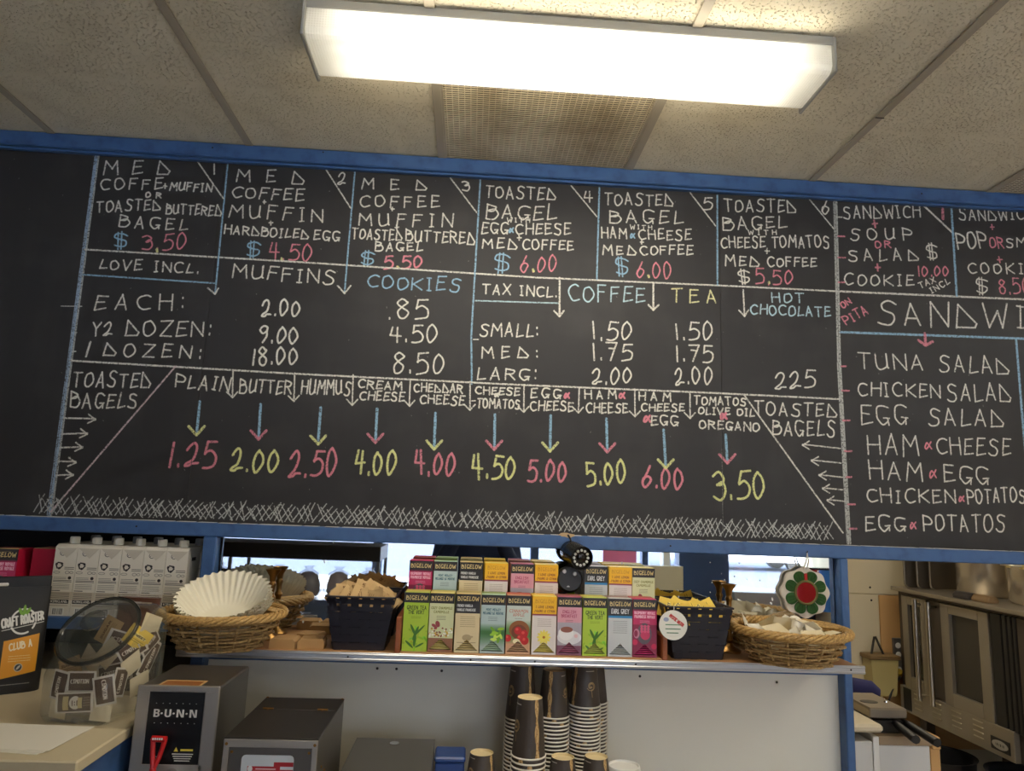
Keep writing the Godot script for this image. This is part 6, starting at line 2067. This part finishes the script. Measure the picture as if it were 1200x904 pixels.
func kitchen_materials():
	mat("oven_steel", rgb(158, 150, 136), .34, .7)
	mat("oven_dark", rgb(92, 84, 76), .4, .7)
	mat("oven_glass", rgb(52, 48, 40), .08)
	mat("chrome_dull", rgb(196, 188, 172), .28, 1.0)
	mat("badge_silver", rgb(190, 188, 182), .3, .6)
	mat("pan_dark", rgb(110, 100, 86), .38, .8)
	mat("pot_steel", rgb(206, 196, 178), .26, .75)
	mat("mitt_dark", rgb(52, 46, 42), .95)
	mat("mitt_tan", rgb(120, 96, 66), .95)
	mat("paper_old", rgb(206, 184, 120), .8)
	mat("bin_plastic", rgb(176, 160, 104), .35)
	mat("bin_rim", rgb(120, 96, 60), .5)
	mat("yellow_plastic", rgb(232, 196, 30), .4)
	mat("worktop", rgb(214, 200, 170), .4)
	mat("drawer_white", rgb(206, 204, 200), .3)
	mat("table_top", rgb(150, 128, 100), .5)
	mat("grill_steel", rgb(150, 140, 126), .35, .9)
	mat("navy_cloth", rgb(38, 38, 84), .9)
	mat("tub_black", rgb(28, 28, 30), .35)

# ---------------------------------------------------------------- the customers' side, seen in the mirror
func blob_mesh(bones: Array, cell: float) -> ArrayMesh:
	# bones: [from, to, radius at from, radius at to, blend]; joined by a smooth minimum and meshed as surface nets
	var lo := Vector3.INF
	var hi := -Vector3.INF
	for b in bones:
		for k in 2:
			lo = lo.min(b[k] - Vector3.ONE * (b[2 + k] + cell * 3))
			hi = hi.max(b[k] + Vector3.ONE * (b[2 + k] + cell * 3))
	var n := Vector3i(((hi - lo) / cell).ceil()) + Vector3i.ONE
	var f := PackedFloat32Array()
	f.resize(n.x * n.y * n.z)
	f.fill(1.0)
	for b in bones:
		var a: Vector3 = b[0]; var c: Vector3 = b[1]
		var reach: float = maxf(b[2], b[3]) + cell * 3
		var i0 := Vector3i(((a.min(c) - Vector3.ONE * reach - lo) / cell).floor().max(Vector3.ZERO))
		var i1 := Vector3i(((a.max(c) + Vector3.ONE * reach - lo) / cell).ceil())
		var ac := c - a
		var l2 := maxf(ac.length_squared(), 1e-9)
		for z in range(i0.z, mini(i1.z + 1, n.z)):
			for y in range(i0.y, mini(i1.y + 1, n.y)):
				for x in range(i0.x, mini(i1.x + 1, n.x)):
					var p := lo + Vector3(x, y, z) * cell
					var t := clampf((p - a).dot(ac) / l2, 0, 1)
					var d: float = p.distance_to(a + ac * t) - lerpf(b[2], b[3], t)
					var id := (z * n.y + y) * n.x + x
					var e := f[id]
					var h := maxf(.035 - absf(d - e), 0.0) / .035
					f[id] = minf(d, e) - h * h * .035 * .25
	var vid := {}
	var verts := []
	var s := new_st()
	s.set_smooth_group(1)
	var corner := [Vector3i(0, 0, 0), Vector3i(1, 0, 0), Vector3i(0, 1, 0), Vector3i(1, 1, 0), Vector3i(0, 0, 1), Vector3i(1, 0, 1), Vector3i(0, 1, 1), Vector3i(1, 1, 1)]
	var edges := [[0, 1], [2, 3], [4, 5], [6, 7], [0, 2], [1, 3], [4, 6], [5, 7], [0, 4], [1, 5], [2, 6], [3, 7]]
	for z in n.z - 1:
		for y in n.y - 1:
			for x in n.x - 1:
				var id := (z * n.y + y) * n.x + x
				var m := 0
				var v := []
				for k in 8:
					var q: Vector3i = corner[k]
					var fv := f[((z + q.z) * n.y + y + q.y) * n.x + x + q.x]
					v.append(fv)
					if fv < 0.0: m |= 1 << k
				if m == 0 or m == 255: continue
				var sum := Vector3.ZERO
				var cnt := 0
				for e in edges:
					var fa: float = v[e[0]]; var fb: float = v[e[1]]
					if (fa < 0.0) != (fb < 0.0):
						sum += Vector3(corner[e[0]]).lerp(Vector3(corner[e[1]]), fa / (fa - fb))
						cnt += 1
				vid[id] = verts.size()
				verts.append(lo + (Vector3(x, y, z) + sum / cnt) * cell)
	var st := [1, n.x, n.x * n.y]
	for z in range(1, n.z - 1):
		for y in range(1, n.y - 1):
			for x in range(1, n.x - 1):
				var id := (z * n.y + y) * n.x + x
				for ax in 3:
					var fa := f[id]
					var fb := f[id + st[ax]]
					if (fa < 0.0) == (fb < 0.0): continue
					var u: int = st[(ax + 1) % 3]; var w: int = st[(ax + 2) % 3]
					var q := [id - u - w, id - w, id, id - u]
					if not (vid.has(q[0]) and vid.has(q[1]) and vid.has(q[2]) and vid.has(q[3])): continue
					var p := q.map(func(i): return verts[vid[i]])
					for k in ([0, 2, 1, 0, 3, 2] if fa < 0.0 else [0, 1, 2, 0, 2, 3]): s.add_vertex(p[k])
	return mesh_of(s)

func photographer():
	# stands behind the camera, phone raised with both hands; only the mirror shows a strip of the jacket
	var at := Vector3(.06, 0, 2.66)
	var t := thing("person", "person in a dark blue jacket raising a phone with both hands", "person", at)
	var b := [[Vector3(0, 1.02, .02), Vector3(0, 1.20, .02), .150, .165], [Vector3(0, 1.20, .02), Vector3(0, 1.36, .01), .165, .150], [Vector3(-.15, 1.40, .01), Vector3(.15, 1.40, .01), .085, .085], [Vector3(-.10, 1.25, 0), Vector3(-.14, 1.38, 0), .11, .10], [Vector3(.10, 1.25, 0), Vector3(.14, 1.38, 0), .11, .10], [Vector3(0, 1.42, .01), Vector3(0, 1.52, -.01), .070, .058]]
	for sx in [-1.0, 1.0]:
		b.append([Vector3(sx * .20, 1.40, .01), Vector3(sx * .25, 1.18, -.13), .070, .056])
		b.append([Vector3(sx * .25, 1.18, -.13), Vector3(sx * .10, 1.46, -.37), .056, .038])
		b.append([Vector3(sx * .09, .98, .02), Vector3(sx * .10, .52, .01), .098, .066])
		b.append([Vector3(sx * .10, .52, .01), Vector3(sx * .10, .10, .04), .062, .042])
		b.append([Vector3(sx * .10, .05, .05), Vector3(sx * .12, .035, -.14), .045, .034])
	b.append([Vector3(-.06, .98, .02), Vector3(.06, .98, .02), .13, .13])
	put(blob_mesh(b, .018), "body", M.jacket, t)
	var h := []
	h.append([Vector3(0, 1.64, -.01), Vector3(0, 1.68, .01), .088, .094])
	h.append([Vector3(0, 1.57, -.045), Vector3(0, 1.62, -.035), .052, .062])
	h.append([Vector3(0, 1.50, .0), Vector3(0, 1.58, .0), .055, .055])
	h.append([Vector3(0, 1.635, -.105), Vector3(0, 1.615, -.118), .010, .014])
	for sx in [-1.0, 1.0]: h.append([Vector3(sx * .090, 1.625, .01), Vector3(sx * .094, 1.65, .015), .014, .016])
	put(blob_mesh(h, .012), "head", M.skin, t)
	var hair := []
	hair.append([Vector3(0, 1.70, .02), Vector3(0, 1.66, .06), .098, .085])
	put(blob_mesh(hair, .014), "hair", M.hair, t)
	var hands := []
	for sx in [-1.0, 1.0]:
		hands.append([Vector3(sx * .098, 1.475, -.385), Vector3(sx * .088, 1.545, -.425), .032, .034])
		for k in 4: hands.append([Vector3(sx * .090, 1.545 + k * .019, -.432), Vector3(sx * .074, 1.552 + k * .021, -.462 + k * .002), .0095, .0085])
		hands.append([Vector3(sx * .080, 1.530, -.415), Vector3(sx * .045, 1.560, -.440), .0105, .009])
	put(blob_mesh(hands, .007), "hands", M.skin, t)
	var ph := thing("phone", "black phone held up in landscape by the person", "phone", Vector3(.06, 1.585, 2.212))
	put(bx(Vector3(-.078, -.036, -.004), Vector3(.078, .036, .004), .002), "case", M.black_gloss, ph)

func shop_things():
	# bread display
	var at := Vector3(-1.0, 0, 2.55)
	var t := thing("bread_case", "glass bread display case with a dark top, seen in the mirror", "display case", at)
	put(bx(Vector3(-.64, 0, -.18), Vector3(.46, .70, .22), .004), "cabinet", M.blue_dark, t)
	put(bx(Vector3(-.64, 1.225, -.18), Vector3(.46, 1.315, .22), .003), "top", M.dark_steel, t)
	for sx in [-.63, -.45, .45]:
		for zz in [-.17, .21]: put(bx(Vector3(sx - .01, .70, zz - .01), Vector3(sx + .01, 1.225, zz + .01), .002), "post", M.grey_metal, t)
	put(bx(Vector3(-.63, .985, -.16), Vector3(.45, .993, .20)), "glass_shelf", M.glass, t)
	put(bx(Vector3(-.62, .70, -.176), Vector3(.44, 1.225, -.172)), "front_pane", M.glass, t)
	rng.seed = 19
	var n := FastNoiseLite.new()
	n.frequency = 14.0
	for k in 12:
		var row := k / 6
		var c := Vector3(-1.555 + (k % 6) * .187, 1.048, 2.50 + rng.randf_range(-.02, .03))
		if row == 1: c.y = .765
		var o := thing("bagged_loaf", ("bagged brown loaf on the upper case shelf, number %s from the wall" if row == 0 else "bagged brown loaf on the lower case shelf, number %s from the wall") % ["one", "two", "three", "four", "five", "six"][k % 6], "loaf", c, rng.randf_range(0, 3), "bagged loaves in the display case")
		var s := new_st()
		lathe(s, [Vector2(0, -.050), Vector2(.066, -.048), Vector2(.082, -.02), Vector2(.080, .024), Vector2(.062, .075), Vector2(.024, .094), Vector2(0, .096)], 20, Transform3D(Basis().scaled(Vector3(1, rng.randf_range(.9, 1.1), .85)), Vector3.ZERO))
		put(s, "loaf", M.crust if k % 3 else M.crust_dark, o)
		var w := new_st()
		lathe(w, [Vector2(0, -.052), Vector2(.070, -.050), Vector2(.088, -.02), Vector2(.086, .030), Vector2(.060, .088), Vector2(.020, .112), Vector2(.034, .130)], 18, Transform3D(), .7, .03, 7)
		put(w, "plastic_bag", M.plastic, o)
	photographer()
	# coats on the window side
	var coat := new_st()
	loft_bag(coat, .17, .07, .80, .35, 22)
	var co := put(coat, "hanging_coat", M.beige_coat)
	co.position = Vector3(1.90, .28, 4.72)
	tag(co, "pale beige coat hanging by the shop door, seen in the mirror", "coat")
	for q in [[3.08, .115, "red_coat", "short red jacket hanging by the shop window, mirrored in the crochet flower"], [3.27, .06, "blue_coat", "small bright blue jacket hanging by the shop window, beside the red one"]]:
		var cs := new_st()
		loft_bag(cs, q[1], .06, .36, .3, 23)
		var o := put(cs, "hanging_coat", M[q[2]])
		o.position = Vector3(q[0], .76, 4.3)
		tag(o, q[3], "coat", "coats by the window")
	var rl := thing("coat_rail", "thin steel wall rail carrying the red and blue coats", "rail", Vector3(3.5, 1.118, 4.3))
	put(bx(Vector3(-.53, .003, -.01), Vector3(0, .023, .01), .004), "bar", M.dark_steel, rl)
	put(bx(Vector3(-.02, -.04, -.04), Vector3(0, .06, .04), .004), "wall_plate", M.dark_steel, rl)
	# basket and pink poster by the window
	var wb := new_st()
	lathe(wb, [Vector2(0, .001), Vector2(.20, .001), Vector2(.27, .16), Vector2(.28, .17), Vector2(.25, .165), Vector2(.18, .02), Vector2(0, .02)], 28)
	var wo := put(wb, "bread_basket", M.wicker_dark)
	wo.position = Vector3(1.08, 1.02, 3.2)
	tag(wo, "wide straw bread basket on a stand, seen in the mirror above the tea boxes", "basket")
	var tb := thing("basket_stand", "plain grey stand under the straw bread basket", "stand", Vector3(1.08, 0, 3.2))
	put(bx(Vector3(-.22, .98, -.22), Vector3(.22, 1.019, .22), .004), "top", M.grey_paint, tb)
	for q in [[-.19, -.19], [.19, -.19], [.19, .19], [-.19, .19]]: put(bx(Vector3(q[0] - .02, 0, q[1] - .02), Vector3(q[0] + .02, .98, q[1] + .02), .003), "leg", M.grey_paint, tb)
	var po := new_st()
	box(po, Vector3(1.52, 1.22, 5.035), Vector3(.34, .5, .004))
	tag(put(po, "window_poster", M.pink_poster), "pink poster on the shop window, seen in the mirror", "poster")
	# parked car across the street
	var car := thing("parked_car", "white car parked across the street, seen through the shop window in the mirror", "car", Vector3(8.3, -.06, 19.5))
	var body := new_st()
	prism(body, PackedVector2Array([Vector2(-2.2, .28), Vector2(2.2, .28), Vector2(2.25, .60), Vector2(2.05, .82), Vector2(1.25, .95), Vector2(.55, 1.42), Vector2(-1.0, 1.45), Vector2(-1.75, 1.0), Vector2(-2.2, .92)]), 1.7, Transform3D(Basis(), Vector3(0, 0, -.85)))
	put(body, "body", M.car_white, car)
	for sz in [-.86, .852]:
		var gl := new_st()
		prism(gl, PackedVector2Array([Vector2(1.1, .96), Vector2(.5, 1.36), Vector2(-.95, 1.38), Vector2(-1.5, 1.0)]), .008, Transform3D(Basis(), Vector3(0, 0, sz)))
		put(gl, "side_window", M.oven_glass, car)
	for q in [[-1.35, -.72], [1.40, -.72], [-1.35, .72], [1.40, .72]]:
		var wh := new_st()
		lathe(wh, [Vector2(0, -.1), Vector2(.32, -.1), Vector2(.32, .1), Vector2(0, .1)], 20, xf(Vector3(q[0], .32, q[1]), 90))
		put(wh, "wheel", M.tub_black, car)

func shop_materials():
	mat("jacket", rgb(34, 46, 78), .85)
	mat("skin", rgb(196, 150, 124), .6)
	mat("hair", rgb(60, 44, 34), .8)
	mat("crust", rgb(150, 104, 66), .7)
	mat("crust_dark", rgb(96, 66, 46), .7)
	mat("beige_coat", rgb(206, 196, 168), .9)
	mat("red_coat", rgb(186, 30, 40), .9)
	mat("blue_coat", rgb(60, 120, 206), .9)
	mat("pink_poster", rgb(226, 120, 160), .5)
	mat("car_white", rgb(226, 228, 230), .2)
func _ready():
	# camera
	var cam := Camera3D.new()
	cam.name = "camera"
	add_child(cam)
	cam.fov = 57.40
	cam.near = .02
	cam.transform = Transform3D(Basis(Vector3.UP, -.0520) * Basis(Vector3.RIGHT, .1675) * Basis(Vector3.BACK, .0379), Vector3(0, 1.6052, 2.1534))
	cam.current = true
	# sky, exposure
	var we := WorldEnvironment.new()
	we.name = "environment"
	var env := Environment.new()
	env.background_mode = Environment.BG_SKY
	var sky := Sky.new()
	var sm := ProceduralSkyMaterial.new()
	sm.sky_top_color = Color(.70, .77, .86)
	sm.sky_horizon_color = Color(.92, .94, .96)
	sm.ground_horizon_color = Color(.86, .88, .92)
	sm.ground_bottom_color = Color(.6, .6, .6)
	sky.sky_material = sm
	env.sky = sky
	env.background_energy_multiplier = 10.0
	env.tonemap_mode = Environment.TONE_MAPPER_LINEAR
	env.tonemap_exposure = 1.32
	env.sdfgi_enabled = true
	env.ssao_enabled = true
	env.ssil_enabled = true
	we.environment = env
	add_child(we)
	# low winter sun from behind the building: it lights the snowy street, not the room
	var sun := DirectionalLight3D.new()
	sun.name = "sun"
	sun.light_energy = 4.0
	sun.light_color = Color(1.0, .96, .90)
	sun.light_angular_distance = .5
	sun.shadow_enabled = true
	add_child(sun)
	sun.look_at_from_position(Vector3.ZERO, Vector3(-.35, -.62, .70))
	rng.seed = 2024
	materials()
	shelf_materials()
	left_materials()
	kitchen_materials()
	shop_materials()
	# lamps
	light_fixture(Vector3(.185, CEIL, .638), "long fluorescent ceiling light with a prismatic wrap lens above the chalkboard", 1.3)
	light_fixture(Vector3(2.25, CEIL, 1.3), "fluorescent ceiling light beyond the edge of the frame, over the serving side", 1.1, PI / 2)
	light_fixture(Vector3(1.5, CEIL, 3.3), "fluorescent ceiling light over the customers' side of the shop", 1.1)
	light_fixture(Vector3(1.75, CEIL, -1.2), "fluorescent ceiling light in the kitchen behind the chalkboard", 2.0, PI / 2)
	# structure
	room()
	ceiling_parts()
	build_board()
	shop_front()
	# things
	shelf_things()
	left_side()
	machines()
	kitchen()
	shop_things()
